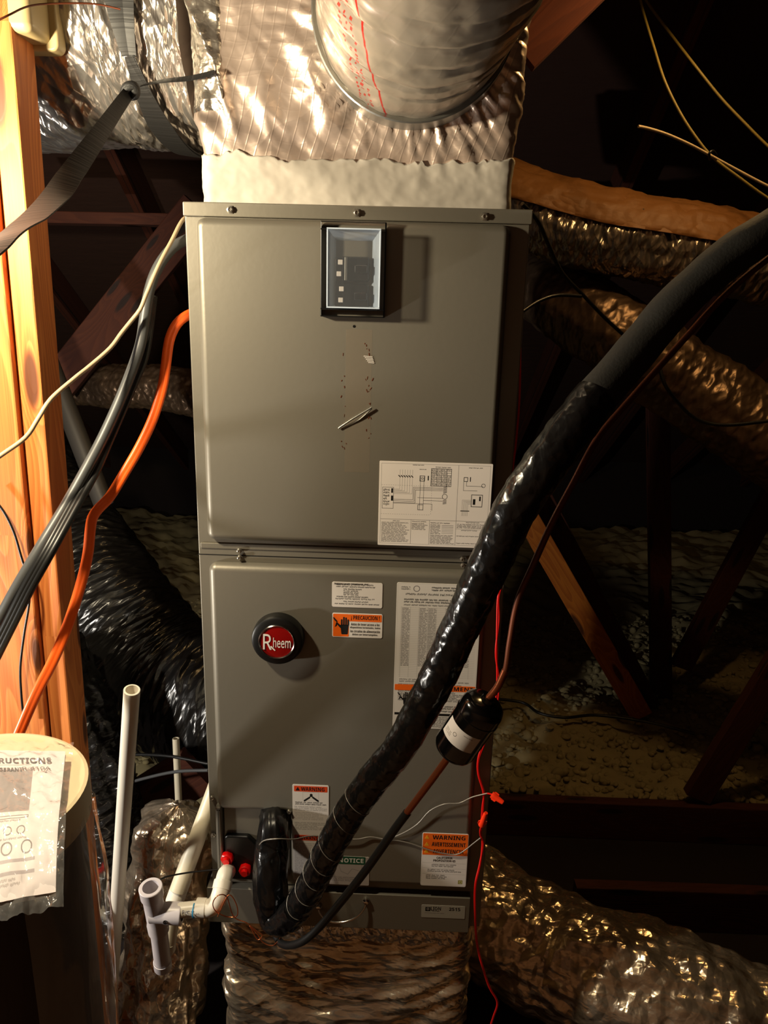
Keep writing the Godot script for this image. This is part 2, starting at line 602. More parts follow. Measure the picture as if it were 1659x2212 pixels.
func bulb(called: String, label: String, at: Vector3, r: float, c: Color, energy: float, glow: float, shade := false) -> void:
	var t := thing(called, label, "lamp", at)
	var gm := mat(called + "_glow", Color(1, 1, 1), 0.4)
	gm.emission_enabled = true
	gm.emission = c
	gm.emission_energy_multiplier = glow
	obj("bulb", lathe([[0, -r * 1.0], [r * 0.5, -r * 0.87], [r * 0.87, -r * 0.5], [r, 0], [r * 0.87, r * 0.5], [r * 0.55, r * 1.0], [r * 0.42, r * 1.25], [0, r * 1.25]], 20, Transform3D(Basis(), at)), gm, t)
	obj("socket", lathe([[0, r * 1.25], [r * 0.45, r * 1.25], [r * 0.5, r * 1.5], [r * 0.5, r * 2.6], [r * 0.2, r * 2.9], [0, r * 2.9]], 16, Transform3D(Basis(), at)), M.black_plastic, t)
	obj("hanging_cord", sweep(smooth(PackedVector3Array([at + Vector3(0, r * 2.8, 0), at + Vector3(0.0, 0.4, 0.01), at + Vector3(-0.02, 1.0, 0.02)]), 0.1), 0.004, 8), M.black_cable, t)
	if shade: obj("shade", lathe([[0.03, 0.10], [0.13, -0.02], [0.16, -0.06], [0.163, -0.06], [0.133, -0.018], [0.032, 0.105], [0.0, 0.105], [0.0, 0.10], [0.03, 0.10]], 32, Transform3D(Basis(), at)), M.galvanised, t)
	var l := OmniLight3D.new()
	l.name = called + "_light"
	l.position = at
	l.light_color = c
	l.light_energy = energy
	l.light_size = r * 0.9
	l.omni_range = 12.0
	l.omni_attenuation = 2.0
	l.shadow_enabled = true
	add_child(l)
func build_lamps() -> void:
	bulb("work_lamp", "bare warm white bulb work lamp hanging beside the wooden studs", Vector3(-0.65, 1.91, 0.40), 0.035, Color(1.0, 0.93, 0.79), 1.25, 12.0)
	bulb("side_lamp", "small cool white lamp hanging low on the far left", Vector3(-1.20, 1.0, 0.36), 0.03, Color(1.0, 0.97, 0.92), 1.15, 6.0)
	bulb("shaded_lamp", "warm lamp under a metal shade hanging from the rafters at right", Vector3(0.78, 2.55, -0.45), 0.035, Color(1.0, 0.80, 0.52), 0.30, 6.0, true)

# ---------------------------------------------------------------- attic
func build_shell() -> void:
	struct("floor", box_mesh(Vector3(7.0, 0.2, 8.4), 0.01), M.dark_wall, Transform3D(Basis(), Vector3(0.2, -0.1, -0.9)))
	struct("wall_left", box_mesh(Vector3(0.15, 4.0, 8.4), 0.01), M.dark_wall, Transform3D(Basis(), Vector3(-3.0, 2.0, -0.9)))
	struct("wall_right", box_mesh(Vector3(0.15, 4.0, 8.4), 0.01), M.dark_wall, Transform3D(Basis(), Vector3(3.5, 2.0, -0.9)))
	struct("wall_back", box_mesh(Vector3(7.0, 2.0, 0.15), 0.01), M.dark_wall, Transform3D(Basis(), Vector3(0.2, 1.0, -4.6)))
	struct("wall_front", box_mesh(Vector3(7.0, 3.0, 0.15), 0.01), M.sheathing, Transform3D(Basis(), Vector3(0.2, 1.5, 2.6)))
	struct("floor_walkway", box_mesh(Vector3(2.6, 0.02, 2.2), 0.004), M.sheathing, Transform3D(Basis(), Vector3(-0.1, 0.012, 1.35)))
	var ang := atan(0.62)
	# ridge along x at y 3.5, z 0.2
	for k in 2:
		var s := 1.0 if k == 0 else -1.0
		var ln := 6.0
		var bs := Basis(Vector3.RIGHT, -ang * s) if k == 0 else Basis(Vector3.RIGHT, ang)
		var dirz := Vector3(0, -sin(ang), -cos(ang) * s)
		var mid := Vector3(0.2, 3.5, 0.2) + dirz * ln / 2 + Vector3(0, 0.06, 0)
		var roof := struct("ceiling" if k == 0 else "ceiling_front", box_mesh(Vector3(7.0, 0.08, ln), 0.005), M.deck_wood, Transform3D(bs, mid))
		if k == 0:
			for i in 11:
				var o := obj("rafter", box_mesh(Vector3(0.04, 0.14, ln - 0.1), 0.004), M.pine_old, roof, Transform3D(Basis(), Vector3(-3.0 + i * 0.61, -0.11, 0)))
				o.set_meta("label", "dark roof rafter")
	# loose fill insulation over the floor behind and right of the unit
	var b := MB.new()
	var nc := 150
	var nr := 110
	var P := PackedVector3Array()
	var UV := PackedVector2Array()
	for j in nr:
		for i in nc:
			var x := lerpf(-2.9, 3.3, float(i) / (nc - 1))
			var z := lerpf(-4.4, -1.02, float(j) / (nr - 1))
			var h := 0.085 + 0.05 * nz.get_noise_2d(x * 1.5, z * 1.5) + 0.035 * nz.get_noise_2d(x * 7.0, z * 7.0) + 0.02 * rng.randf()
			h *= smoothstep(-1.02, -1.05, z) * 0.8 + 0.2
			P.append(Vector3(x, maxf(h, 0.003), z))
			UV.append(Vector2(x, z))
	b.grid(P, UV, nc, nr, false, true)
	var t := obj("loose_insulation", b.done(), M.insulation)
	tag(t, "pale loose fill insulation spread over the attic floor", "insulation")
	t.set_meta("kind", "stuff")
	var mm := MultiMesh.new()
	mm.transform_format = MultiMesh.TRANSFORM_3D
	var sm := SphereMesh.new()
	sm.radius = 1.0
	sm.height = 1.5
	sm.radial_segments = 7
	sm.rings = 4
	mm.mesh = sm
	mm.instance_count = 9000
	for i in 9000:
		var x := rng.randf_range(-1.6, 2.6)
		var z := rng.randf_range(-2.7, -1.04)
		var h := 0.085 + 0.05 * nz.get_noise_2d(x * 1.5, z * 1.5) + 0.035 * nz.get_noise_2d(x * 7.0, z * 7.0) + 0.012
		var s := rng.randf_range(0.006, 0.018) * (1.6 if rng.randf() < 0.12 else 1.0)
		var bs := Basis.from_euler(Vector3(rng.randf() * TAU, rng.randf() * TAU, 0)).scaled(Vector3(s, s * rng.randf_range(0.5, 1.0), s * rng.randf_range(0.6, 1.2)))
		mm.set_instance_transform(i, Transform3D(bs, Vector3(x, h, z)))
	var mi := MultiMeshInstance3D.new()
	mi.multimesh = mm
	mi.material_override = M.insulation
	mi.name = "insulation_clumps"
	mi.set_meta("kind", "stuff")
	t.add_child(mi, true)

# ---------------------------------------------------------------- the air handler
func screw(at: Vector3, parent: Node, r := 0.0052) -> void:
	obj("screw", lathe([[r * 0.55, 0], [r * 1.25, 0.0003], [r * 1.25, 0.0014], [r, 0.0016], [r * 0.92, 0.0052], [r * 0.6, 0.0058], [r * 0.5, 0.0042], [0, 0.0042]], 6, aim(at, Vector3.BACK)), M.screw_steel, parent)
func label_plate(called: String, x0: float, x1: float, y0: float, y1: float, m: Material, parent: Node, z := 0.0182, r := 0.003) -> MeshInstance3D:
	return obj(called, slab_mesh(rrect(x0, x1, y0, y1, r, 3), z - 0.0004, z + 0.0006, 0.0003), m, parent)

func build_cabinet() -> void:
	var ah := thing("air_handler", "tall grey upright air handler cabinet with a round red badge", "air handler", Vector3(0, 0.54, -0.27))
	# casing: four sheet metal sides and back around the inside, with a front frame
	var b := MB.new()
	b.slab(rrect(-0.2665, 0.2665, 0.628, 1.868, 0.004, 2), -0.54, 0.0, 0.002, Transform3D(), 2, true)
	obj("casing", b.done(), M.cabinet_paint, ah)
	obj("top_flange", slab_mesh(rrect(-0.2675, 0.2685, 1.8625, 1.8835, 0.002, 2), -0.02, 0.0062, 0.0016), M.door_paint, ah)
	# doors: flat sheet with a raised panel whose edges are rolled
	var up := obj("upper_door", slab_mesh(rrect(-0.247, 0.237, 1.342, 1.8605, 0.014, 6), 0.001, 0.018, 0.0125, false, Transform3D(), 6), M.door_paint, ah)
	obj("door_lip", slab_mesh(rrect(-0.262, 0.262, 1.3235, 1.333, 0.001, 2), -0.001, 0.0025, 0.001), M.cabinet_paint, up)
	var low := outline(PackedVector2Array([Vector2(-0.108, 0.650), Vector2(0.237, 0.650), Vector2(0.237, 1.2995), Vector2(-0.247, 1.2995), Vector2(-0.247, 0.806), Vector2(-0.108, 0.806)]), 0.0135, 6)
	obj("lower_door", slab_mesh(low, 0.001, 0.018, 0.0125, false, Transform3D(), 6), M.door_paint, ah)
	obj("door_seam", slab_mesh(rrect(-0.2668, 0.2668, 1.3105, 1.3122, 0.0005, 1), -0.001, 0.0006, 0.0004), M.black_plastic, ah)
	# plate below the notch of the lower door, standing on the left edge strip
	obj("access_plate", slab_mesh(rrect(-0.238, -0.112, 0.652, 0.8045, 0.003, 3), 0.0005, 0.006, 0.002), M.cabinet_paint, ah)
	obj("edge_strip", slab_mesh(rrect(-0.252, -0.239, 0.645, 0.81, 0.004, 3), 0.0005, 0.017, 0.006), M.door_paint, ah)
	for p in [[498, 453], [771, 460], [1047, 468]]:
		screw(onz(p[0], p[1], 0.0062), ah)
	for p in [[517, 1189], [518, 1204], [999, 1207], [1000, 1221]]:
		screw(onz(p[0], p[1], 0.0025), ah, 0.004)
	for p in [[458, 1722], [461, 1803]]:
		screw(onz(p[0], p[1], 0.002), ah, 0.004)
	screw(onz(625, 1752, 0.018), ah, 0.004)
	# black port block with two red caps
	var port := obj("drain_port", slab_mesh(outline(PackedVector2Array([Vector2(-0.236, 0.648), Vector2(-0.142, 0.648), Vector2(-0.142, 0.70), Vector2(-0.165, 0.722), Vector2(-0.19, 0.748), Vector2(-0.236, 0.748)]), 0.008, 4), 0.005, 0.016, 0.004), M.black_plastic, ah)
	for p in [[491, 1854], [530, 1879]]:
		var c := onz(p[0], p[1], 0.02)
		obj("red_cap", lathe([[0.0125, -0.006], [0.0125, 0.004], [0.0105, 0.006], [0.0075, 0.006], [0.0065, 0.012], [0, 0.012]], 8, aim(c, Vector3.BACK)), M.red_cap, port)
	# round badge
	var bc := onz(600, 1381, 0.03)
	bc.z = 0.018
	var bd := obj("badge", lathe([[0.0458, 0.0], [0.0458, 0.014], [0.044, 0.019], [0.040, 0.0215], [0.0315, 0.0225], [0.0305, 0.0215], [0, 0.0215]], 48, aim(bc, Vector3.BACK)), M.black_plastic, ah)
	obj("badge_face", lathe([[0.0292, 0.0212], [0.0292, 0.0224], [0.02, 0.0236], [0, 0.0242]], 40, aim(bc, Vector3.BACK)), M.badge_red, bd)
	obj("badge_rim", lathe([[0.029, 0.0215], [0.0312, 0.0225], [0.0318, 0.0238], [0.0306, 0.0250], [0.0292, 0.0240], [0.0288, 0.0222]], 40, aim(bc, Vector3.BACK)), M.chrome, bd)
	var tilt := Basis(Vector3.BACK, -0.02)
	lettering("R", bc + Vector3(-0.0160, 0.000, 0.0238), 0.0285, 0.0150, M.ink_white, bd, false, tilt, false, 0.0016)
	lettering("heem", bc + Vector3(0.0092, -0.0010, 0.0238), 0.0185, 0.0305, M.ink_white, bd, false, tilt, false, 0.0016)
	obj("lettering", slab_mesh(outline(PackedVector2Array([Vector2(-0.0125, -0.012), Vector2(-0.0045, -0.0195), Vector2(-0.0030, -0.0185), Vector2(-0.0100, -0.0105)]), 0.0004, 1), 0.0, 0.0010, 0.0002, false, Transform3D(Basis(), bc + Vector3(0.001, 0.003, 0.0235))), M.ink_white, bd)
	build_window(ah)
	build_labels(ah)
	# filter door under the cabinet
	var fd := obj("filter_door", slab_mesh(rrect(-0.275, 0.243, 0.541, 0.6235, 0.002, 2), -0.05, 0.012, 0.0015, true), M.cabinet_paint, ah)
	obj("filter_rack", slab_mesh(rrect(-0.268, 0.2665, 0.540, 0.6285, 0.002, 2), -0.54, -0.006, 0.001, true), M.cabinet_paint, ah)
	var hb := MB.new()
	var h0 := onz(688, 1958, 0.014)
	var h1 := onz(791, 1947, 0.014)
	var hp := PackedVector3Array()
	for i in 25:
		var a := PI * i / 24
		hp.append(Vector3(lerpf(h0.x, h1.x, 0.5 - 0.5 * cos(a)), lerpf(h0.y, h1.y, 0.5 - 0.5 * cos(a)) - 0.030 * sin(a), 0.013 + 0.016 * sin(a)))
	sweep_into(hb, hp, 0.0024, 8)
	obj("bail_handle", hb.done(), M.chrome, fd)
	for h in [h0, h1]:
		obj("handle_eye", lathe([[0.007, -0.003], [0.007, 0.002], [0.004, 0.005], [0, 0.0055]], 10, aim(h, Vector3.BACK)), M.chrome, fd)
	# sticker of the filter maker
	var im := paper(384, 112, Color(0.62, 0.60, 0.56))
	frame(im, 2, 2, 380, 108, 1, Color(0.4, 0.38, 0.36))
	im.fill_rect(Rect2i(34, 18, 44, 36), Color(0.06, 0.06, 0.06))
	disc(im, 56, 34, 11, Color(0.6, 0.58, 0.55), 6)
	text_rows(im, 90, 48, 70, 8, 8, Color(0.15, 0.14, 0.14))
	text_rows(im, 30, 66, 180, 14, 10, Color(0.42, 0.40, 0.38))
	var fl := label_plate("filter_label", 0.148, 0.234, 0.5745, 0.6045, print_mat("filter_print", im), fd, 0.0121, 0.002)
	lettering("LION", Vector3(0.176, 0.5968, 0.0127), 0.0080, 0.020, M.ink, fl)
	lettering("2515", Vector3(0.213, 0.5968, 0.0127), 0.0075, 0.022, M.ink, fl)

func build_window(ah: Node) -> void:
	var x0 := -0.0525
	var x1 := 0.0472
	var y0 := 1.7185
	var y1 := 1.8585
	var o0 := onz(706, 491, 0.055)
	var o1 := onz(820, 668, 0.055)
	var w := MB.new()
	# black rubber frame: four mitred bars around the opening
	var t := 0.0125
	for r in [[x0, x1, y1 - t, y1], [x0, x1, y0, y0 + t], [x0, x0 + t, y0 + t * 0.9, y1 - t * 0.9], [x1 - t, x1, y0 + t * 0.9, y1 - t * 0.9]]:
		w.slab(rrect(r[0], r[1], r[2], r[3], 0.0012, 2), 0.0178, 0.033, 0.002, Transform3D(), 2)
	var f := obj("sight_window", w.done(), M.black_plastic, ah)
	obj("window_back", slab_mesh(rrect(x0 + t, x1 - t, y0 + t, y1 - t, 0.002, 2), 0.0178, 0.0186, 0.0003), M.cabinet_paint, f)
	# clear moulded cover that stands proud of the frame
	var q0 := onz(726, 519, 0.02)
	var q1 := onz(802, 661, 0.02)
	var a0 := Vector2(q0.x, q1.y)
	var a1 := Vector2(q1.x, q0.y)
	var zf := 0.055
	var c0 := Vector2(minf(o0.x, o1.x), minf(o0.y, o1.y))
	var c1 := Vector2(maxf(o0.x, o1.x), maxf(o0.y, o1.y))
	var s := MB.new()
	var A := [Vector3(a0.x, a0.y, 0.02), Vector3(a1.x, a0.y, 0.02), Vector3(a1.x, a1.y, 0.02), Vector3(a0.x, a1.y, 0.02)]
	var B := [Vector3(c0.x, c0.y, zf), Vector3(c1.x, c0.y, zf), Vector3(c1.x, c1.y, zf), Vector3(c0.x, c1.y, zf)]
	for k in 4:
		var l := (k + 1) % 4
		s.quad(A[k], B[k], B[l], A[l])
	obj("cover_side", s.done(), M.lens_side, f)
	var rim := MB.new()
	var e := 0.0022
	for r in [[c0.x, c1.x, c1.y - e, c1.y], [c0.x, c1.x, c0.y, c0.y + e], [c0.x, c0.x + e, c0.y + e, c1.y - e], [c1.x - e, c1.x, c0.y + e, c1.y - e]]:
		rim.slab(rrect(r[0], r[1], r[2], r[3], 0.0006, 1), zf - 0.003, zf + 0.0008, 0.0005, Transform3D(), 1)
	obj("cover_rim", rim.done(), M.lens_edge, f)
	obj("pane", slab_mesh(rrect(c0.x + 0.001, c1.x - 0.001, c0.y + 0.001, c1.y - 0.001, 0.001, 1), zf - 0.0012, zf, 0.0003, true), M.lens_clear, f)
	# circuit breakers behind the cover
	for k in 2:
		var yb := 1.790 - k * 0.040
		var br := obj("breaker", box_mesh(Vector3(0.044, 0.036, 0.014), 0.003, Vector3(0.0005, yb, 0.0255)), M.black_plastic, f)
		obj("toggle", box_mesh(Vector3(0.020, 0.012, 0.008), 0.002, Vector3(0.010, yb, 0.035)), M.black_gloss, f)
	for q in [[1.7995, 0.002], [1.7825, 0.0], [1.7605, 0.004], [1.7440, 0.003]]:
		obj("terminal_tag", box_mesh(Vector3(0.0072, 0.0072, 0.0016), 0.0006, Vector3(-0.0235 + q[1], q[0], 0.0345)), M.label_white, f)
	obj("terminal_bar", box_mesh(Vector3(0.012, 0.074, 0.010), 0.001, Vector3(-0.0235, 1.769, 0.0275)), M.black_gloss, f)
	obj("bracket", box_mesh(Vector3(0.004, 0.034, 0.002), 0.0005, Vector3(-0.013, 1.790, 0.034)), M.galvanised, f)

func build_labels(ah: Node) -> void:
	var K := Color(0.08, 0.075, 0.075)
	var G := Color(0.42, 0.40, 0.39)
	# wiring diagram
	var im := paper(988, 748, Color(0.90, 0.865, 0.84))
	frame(im, 18, 18, 952, 712, 2, G)
	im.fill_rect(Rect2i(690, 18, 3, 712), G)
	im.fill_rect(Rect2i(18, 508, 952, 3), G)
	im.fill_rect(Rect2i(290, 508, 3, 222), G)
	im.fill_rect(Rect2i(455, 508, 3, 222), G)
	im.fill_rect(Rect2i(690, 580, 280, 2), G)
	for k in 6:
		line(im, [[180 + k * 22, 70], [180 + k * 22, 240 + k * 8], [130, 240 + k * 8]], 2, G)
		line(im, [[166 + k * 22, 118], [182 + k * 22, 132]], 6, K)
	frame(im, 30, 226, 100, 190, 3, K)
	im.fill_rect(Rect2i(108, 236, 16, 40), K)
	im.fill_rect(Rect2i(108, 300, 18, 46), K)
	text_rows(im, 40, 240, 56, 150, 26, K, 0.6)
	for x in [360, 392]: line(im, [[x, 130], [x, 420]], 3, K)
	frame(im, 354, 118, 46, 50, 5, K)
	disc(im, 377, 142, 10, K, 6)
	im.fill_rect(Rect2i(424, 118, 10, 40), K)
	text_rows(im, 350, 60, 60, 12, 10, K)
	frame(im, 452, 52, 180, 156, 4, K)
	for k in 8: im.fill_rect(Rect2i(452, 52 + k * 19, 180, 3), K)
	for k in 3: im.fill_rect(Rect2i(500 + k * 44, 52, 3, 156), K)
	text_rows(im, 456, 56, 170, 150, 19, G, 0.9)
	text_rows(im, 290, 24, 100, 10, 10, K)
	text_rows(im, 490, 36, 140, 12, 12, K)
	text_rows(im, 780, 34, 120, 12, 12, K)
	for k in 3:
		line(im, [[130, 330 + k * 14], [300 + k * 10, 330 + k * 14], [300 + k * 10, 220 + k * 12], [560, 220 + k * 12]], 3, K)
	line(im, [[130, 364], [470, 364], [470, 420]], 3, K)
	line(im, [[340, 310], [560, 310]], 3, K)
	line(im, [[392, 334], [560, 334]], 3, K)
	for k in 22:
		im.fill_rect(Rect2i(22 + k * 20, 206, 10, 2), G)
		im.fill_rect(Rect2i(22 + k * 20, 462, 10, 2), G)
		if k < 13: im.fill_rect(Rect2i(462, 206 + k * 20, 2, 10), G)
	disc(im, 580, 296, 24, K, 20)
	for k in 6: line(im, [[566, 214 + k * 10], [594, 208 + k * 10]], 4, K)
	for k in 4: line(im, [[566, 330 + k * 10], [594, 324 + k * 10]], 4, K)
	frame(im, 345, 372, 50, 50, 4, K)
	frame(im, 740, 120, 36, 40, 5, K)
	im.fill_rect(Rect2i(794, 118, 8, 40), K)
	line(im, [[740, 160], [740, 236], [860, 236]], 3, K)
	line(im, [[764, 160], [764, 196], [910, 196]], 3, K)
	disc(im, 914, 190, 18, K, 14)
	frame(im, 814, 270, 100, 110, 5, K)
	im.fill_rect(Rect2i(830, 310, 22, 50), K)
	im.fill_rect(Rect2i(884, 286, 14, 40), K)
	for k in 6:
		line(im, [[814, 320 + k * 7], [736 + k * 10, 320 + k * 7], [736 + k * 10, 460]], 2, G)
	line(im, [[724, 414], [796, 414]], 7, K)
	text_rows(im, 130, 520, 60, 12, 12, K)
	text_rows(im, 30, 536, 250, 180, 13, K, 0.95)
	text_rows(im, 300, 520, 146, 14, 13, K)
	text_rows(im, 300, 538, 140, 64, 13, K, 0.8)
	text_rows(im, 466, 528, 216, 14, 14, K)
	text_rows(im, 466, 546, 90, 90, 13, K, 0.9)
	for k in 6: im.fill_rect(Rect2i(566, 552 + k * 14, 104, 3), K if k < 2 else G)
	text_rows(im, 466, 640, 216, 84, 12, K, 0.95)
	text_rows(im, 780, 516, 120, 14, 13, K)
	text_rows(im, 700, 534, 260, 40, 14, K, 0.9)
	text_rows(im, 740, 588, 180, 14, 13, K)
	text_rows(im, 700, 640, 260, 14, 13, K)
	text_rows(im, 700, 706, 240, 14, 12, K, 0.8)
	label_plate("wiring_diagram", 0.045, 0.2315, 1.345, 1.4905, print_mat("wiring_print", im), ah, 0.0182, 0.0015)
	# small white maker's label
	im = paper(440, 232)
	frame(im, 4, 4, 432, 224, 1, Color(0.7, 0.68, 0.66))
	text_rows(im, 36, 16, 320, 18, 18, K, 0.95)
	text_rows(im, 36, 36, 340, 16, 17, K, 0.9)
	text_rows(im, 100, 58, 200, 70, 17, K, 0.7)
	text_rows(im, 40, 128, 280, 16, 17, K, 0.8)
	text_rows(im, 30, 146, 340, 18, 19, K, 0.95)
	text_rows(im, 100, 172, 220, 18, 18, K, 0.95)
	text_rows(im, 24, 194, 390, 16, 16, K, 1.0)
	var l := label_plate("maker_label", -0.032, 0.0555, 1.2290, 1.2757, print_mat("maker_print", im), ah)
	lettering("RHEEM SALES COMPANY, INC.", Vector3(0.002, 1.2722, 0.0190), 0.0033, 0.060, M.ink, l, false)
	# caution label in Spanish with the hand sign
	l = label_plate("caution_label", -0.0312, 0.0568, 1.1722, 1.2180, M.label_white, ah)
	obj("orange_panel", slab_mesh(rrect(-0.0298, -0.0022, 1.1738, 1.2164, 0.001, 2), 0.0186, 0.0190, 0.0001), M.label_orange, l)
	obj("orange_panel", slab_mesh(rrect(-0.0022, 0.0552, 1.2030, 1.2164, 0.001, 2), 0.0186, 0.0190, 0.0001), M.label_orange, l)
	lettering("¡ PRECAUCION !", Vector3(0.0266, 1.2096, 0.0190), 0.0092, 0.050, M.ink, l)
	var k := 0
	for s in ["Antes de tener acceso a los", "dispositivos terminales, todos", "los circuitos de alimentación", "deben ser interrumpidos."]:
		lettering(s, Vector3(0.0266, 1.1978 - k * 0.0066, 0.0188), 0.0050, [0.050, 0.053, 0.052, 0.045][k], M.ink, l)
		k += 1
	hand_sign(l, Vector2(-0.016, 1.1945), 0.0195, 0.0190)
	# long rating plate
	im = paper(560, 1080, Color(0.83, 0.80, 0.77))
	frame(im, 6, 6, 548, 1068, 1, Color(0.6, 0.58, 0.56))
	text_rows(im, 30, 26, 60, 30, 14, K)
	disc(im, 130, 40, 22, Color(0.45, 0.42, 0.42), 17)
	text_rows(im, 230, 24, 260, 36, 17, K)
	text_rows(im, 60, 72, 380, 18, 18, K)
	text_rows(im, 50, 112, 460, 40, 17, K)
	text_rows(im, 50, 152, 480, 14, 14, K)
	for c in 9:
		var x := 36 + c * 58
		im.fill_rect(Rect2i(x, 170, 1, 520), G)
	for r in 40:
		im.fill_rect(Rect2i(28, 176 + r * 13, 510, 1), Color(0.6, 0.57, 0.55))
	for c in [0, 2, 3, 5, 7]:
		text_rows(im, 40 + c * 58, 178, 52, 430, 11, G, 1.0)
	text_rows(im, 36, 700, 490, 30, 15, K)
	text_rows(im, 30, 738, 500, 130, 12, K, 0.95)
	text_rows(im, 180, 900, 350, 36, 16, K)
	text_rows(im, 170, 936, 360, 16, 16, K)
	im.fill_rect(Rect2i(10, 960, 540, 18), K)
	text_rows(im, 30, 986, 500, 84, 12, K, 0.95)
	l = label_plate("rating_plate", 0.080, 0.2265, 0.9975, 1.2785, print_mat("rating_print", im), ah)
	obj("orange_panel", slab_mesh(rrect(0.0815, 0.225, 1.0735, 1.0850, 0.001, 2), 0.0186, 0.0190, 0.0001), M.label_orange, l)
	lettering("AVERTISSEMENT", Vector3(0.172, 1.0792, 0.0190), 0.0075, 0.098, M.ink, l)
	obj("orange_panel", slab_mesh(rrect(0.0815, 0.1130, 1.0735, 1.0850, 0.001, 2), 0.0187, 0.0191, 0.0001), M.label_orange, l)
	hand_sign(l, Vector2(0.0975, 1.0570), 0.0150, 0.0188)
	# tall warning label
	im = paper(320, 900, Color(0.82, 0.79, 0.76))
	frame(im, 4, 4, 312, 892, 1, Color(0.6, 0.58, 0.56))
	frame(im, 90, 66, 140, 80, 2, Color(0.6, 0.58, 0.56))
	line(im, [[160, 98], [100, 140]], 12, K)
	line(im, [[160, 98], [220, 140]], 12, K)
	disc(im, 164, 92, 13, K)
	disc(im, 164, 118, 10, Color(0.8, 0.77, 0.7))
	text_rows(im, 24, 156, 276, 32, 16, K, 0.95)
	text_rows(im, 18, 196, 284, 40, 15, G, 0.95)
	text_rows(im, 18, 250, 284, 84, 15, Color(0.6, 0.57, 0.55), 0.9)
	text_rows(im, 18, 344, 284, 84, 15, G, 0.9)
	text_rows(im, 18, 540, 284, 340, 15, Color(0.5, 0.47, 0.46), 0.9)
	l = label_plate("warning_label", -0.1035, -0.0350, 0.6560, 0.8700, print_mat("warning_print", im), ah)
	for y in [0.8600, 0.7525]:
		obj("orange_panel", slab_mesh(rrect(-0.1005, -0.0380, y - 0.0048, y + 0.0072, 0.001, 2), 0.0186, 0.0190, 0.0001), M.label_red_orange, l)
		lettering("WARNING", Vector3(-0.0655, y + 0.0012, 0.0190), 0.0080, 0.044, M.ink, l)
		obj("warning_sign", slab_mesh(outline(PackedVector2Array([Vector2(-0.0978, y - 0.0028), Vector2(-0.0895, y - 0.0028), Vector2(-0.09365, y + 0.0052)]), 0.0005, 2), 0.0187, 0.0192, 0.0001), M.ink, l)
	# green notice, tilted behind the pipe
	im = paper(300, 210, Color(0.66, 0.62, 0.60))
	text_rows(im, 30, 6, 240, 10, 9, G)
	line(im, [[70, 60], [90, 110], [140, 130], [170, 90], [220, 100]], 2, G)
	line(im, [[240, 40], [246, 150]], 2, G)
	text_rows(im, 20, 150, 240, 40, 12, G, 0.8)
	l = label_plate("notice_label", -0.034, 0.044, 0.6495, 0.7150, print_mat("notice_print", im), ah)
	obj("green_panel", slab_mesh(rrect(-0.033, 0.036, 0.6975, 0.7150, 0.001, 2), 0.0186, 0.0190, 0.0001), M.label_green, l)
	lettering("NOTICE", Vector3(0.0085, 0.7062, 0.0190), 0.0095, 0.048, M.ink_white, l)
	# three-language warning
	im = paper(352, 470, Color(0.88, 0.85, 0.82))
	frame(im, 4, 4, 344, 462, 2, Color(0.7, 0.67, 0.65))
	for y in [262, 310, 360]: im.fill_rect(Rect2i(10, y, 332, 1), G)
	text_rows(im, 80, 272, 190, 30, 14, K)
	text_rows(im, 50, 318, 260, 34, 14, K)
	text_rows(im, 40, 368, 180, 40, 14, K)
	im.fill_rect(Rect2i(290, 410, 34, 34), Color(0.55, 0.52, 0.2))
	frame(im, 298, 416, 20, 22, 4, Color(0.8, 0.78, 0.6))
	l = label_plate("trilingual_label", 0.1435, 0.2310, 0.6555, 0.7755, print_mat("trilingual_print", im), ah)
	obj("orange_panel", slab_mesh(rrect(0.1445, 0.2300, 0.7265, 0.7745, 0.001, 2), 0.0186, 0.0190, 0.0001), M.label_orange, l)
	k = 0
	for s in ["WARNING", "AVERTISSEMENT", "ADVERTENCIA"]:
		var y := 0.7665 - k * 0.0155
		lettering(s, Vector3(0.1935, y, 0.0190), 0.0090, [0.062, 0.064, 0.058][k], M.ink, l)
		obj("warning_sign", slab_mesh(outline(PackedVector2Array([Vector2(0.1475, y - 0.0042), Vector2(0.1568, y - 0.0042), Vector2(0.15215, y + 0.0045)]), 0.0006, 2), 0.0187, 0.0192, 0.0001), mat("sign_yellow", Color(0.90, 0.62, 0.12), 0.5), l)
		k += 1
	lettering("CALIFORNIA", Vector3(0.1870, 0.7205, 0.0188), 0.0050, 0.030, M.ink, l)
	lettering("PROPOSITION 65", Vector3(0.1870, 0.7140, 0.0188), 0.0050, 0.042, M.ink, l)
	# clear tape remains, a curled sliver, and specks of residue on the upper door
	obj("clear_tape", slab_mesh(rrect(-0.013, 0.0285, 1.47, 1.70, 0.001, 1), 0.0178, 0.0182, 0.0001), mat("tape_film", Color(0.62, 0.55, 0.47, 0.16), 0.3), ah)
	var a := onz(731, 925, 0.0205)
	var c := onz(803, 880, 0.0225)
	var st := MB.new()
	sweep_into(st, smooth(PackedVector3Array([a, a.lerp(c, 0.4) + Vector3(0, 0.001, 0.001), c]), 0.004), 1.0, 6, {sec = PackedVector2Array([Vector2(0.0016, 0), Vector2(0.0, 0.0018), Vector2(-0.0016, 0), Vector2(0, -0.0006), Vector2(0.0016, 0)]), up = Vector3.BACK})
	sweep_into(st, smooth(PackedVector3Array([a + Vector3(0.008, -0.0005, -0.003), a.lerp(c, 0.55) + Vector3(0.004, -0.005, -0.002), c + Vector3(0, -0.002, 0)]), 0.004), 1.0, 6, {sec = PackedVector2Array([Vector2(0.0012, 0), Vector2(0.0, 0.0012), Vector2(-0.0012, 0), Vector2(0, -0.0006), Vector2(0.0012, 0)]), up = Vector3.BACK})
	obj("tape_sliver", st.done(), M.galvanised, ah)
	var fl := MB.new()
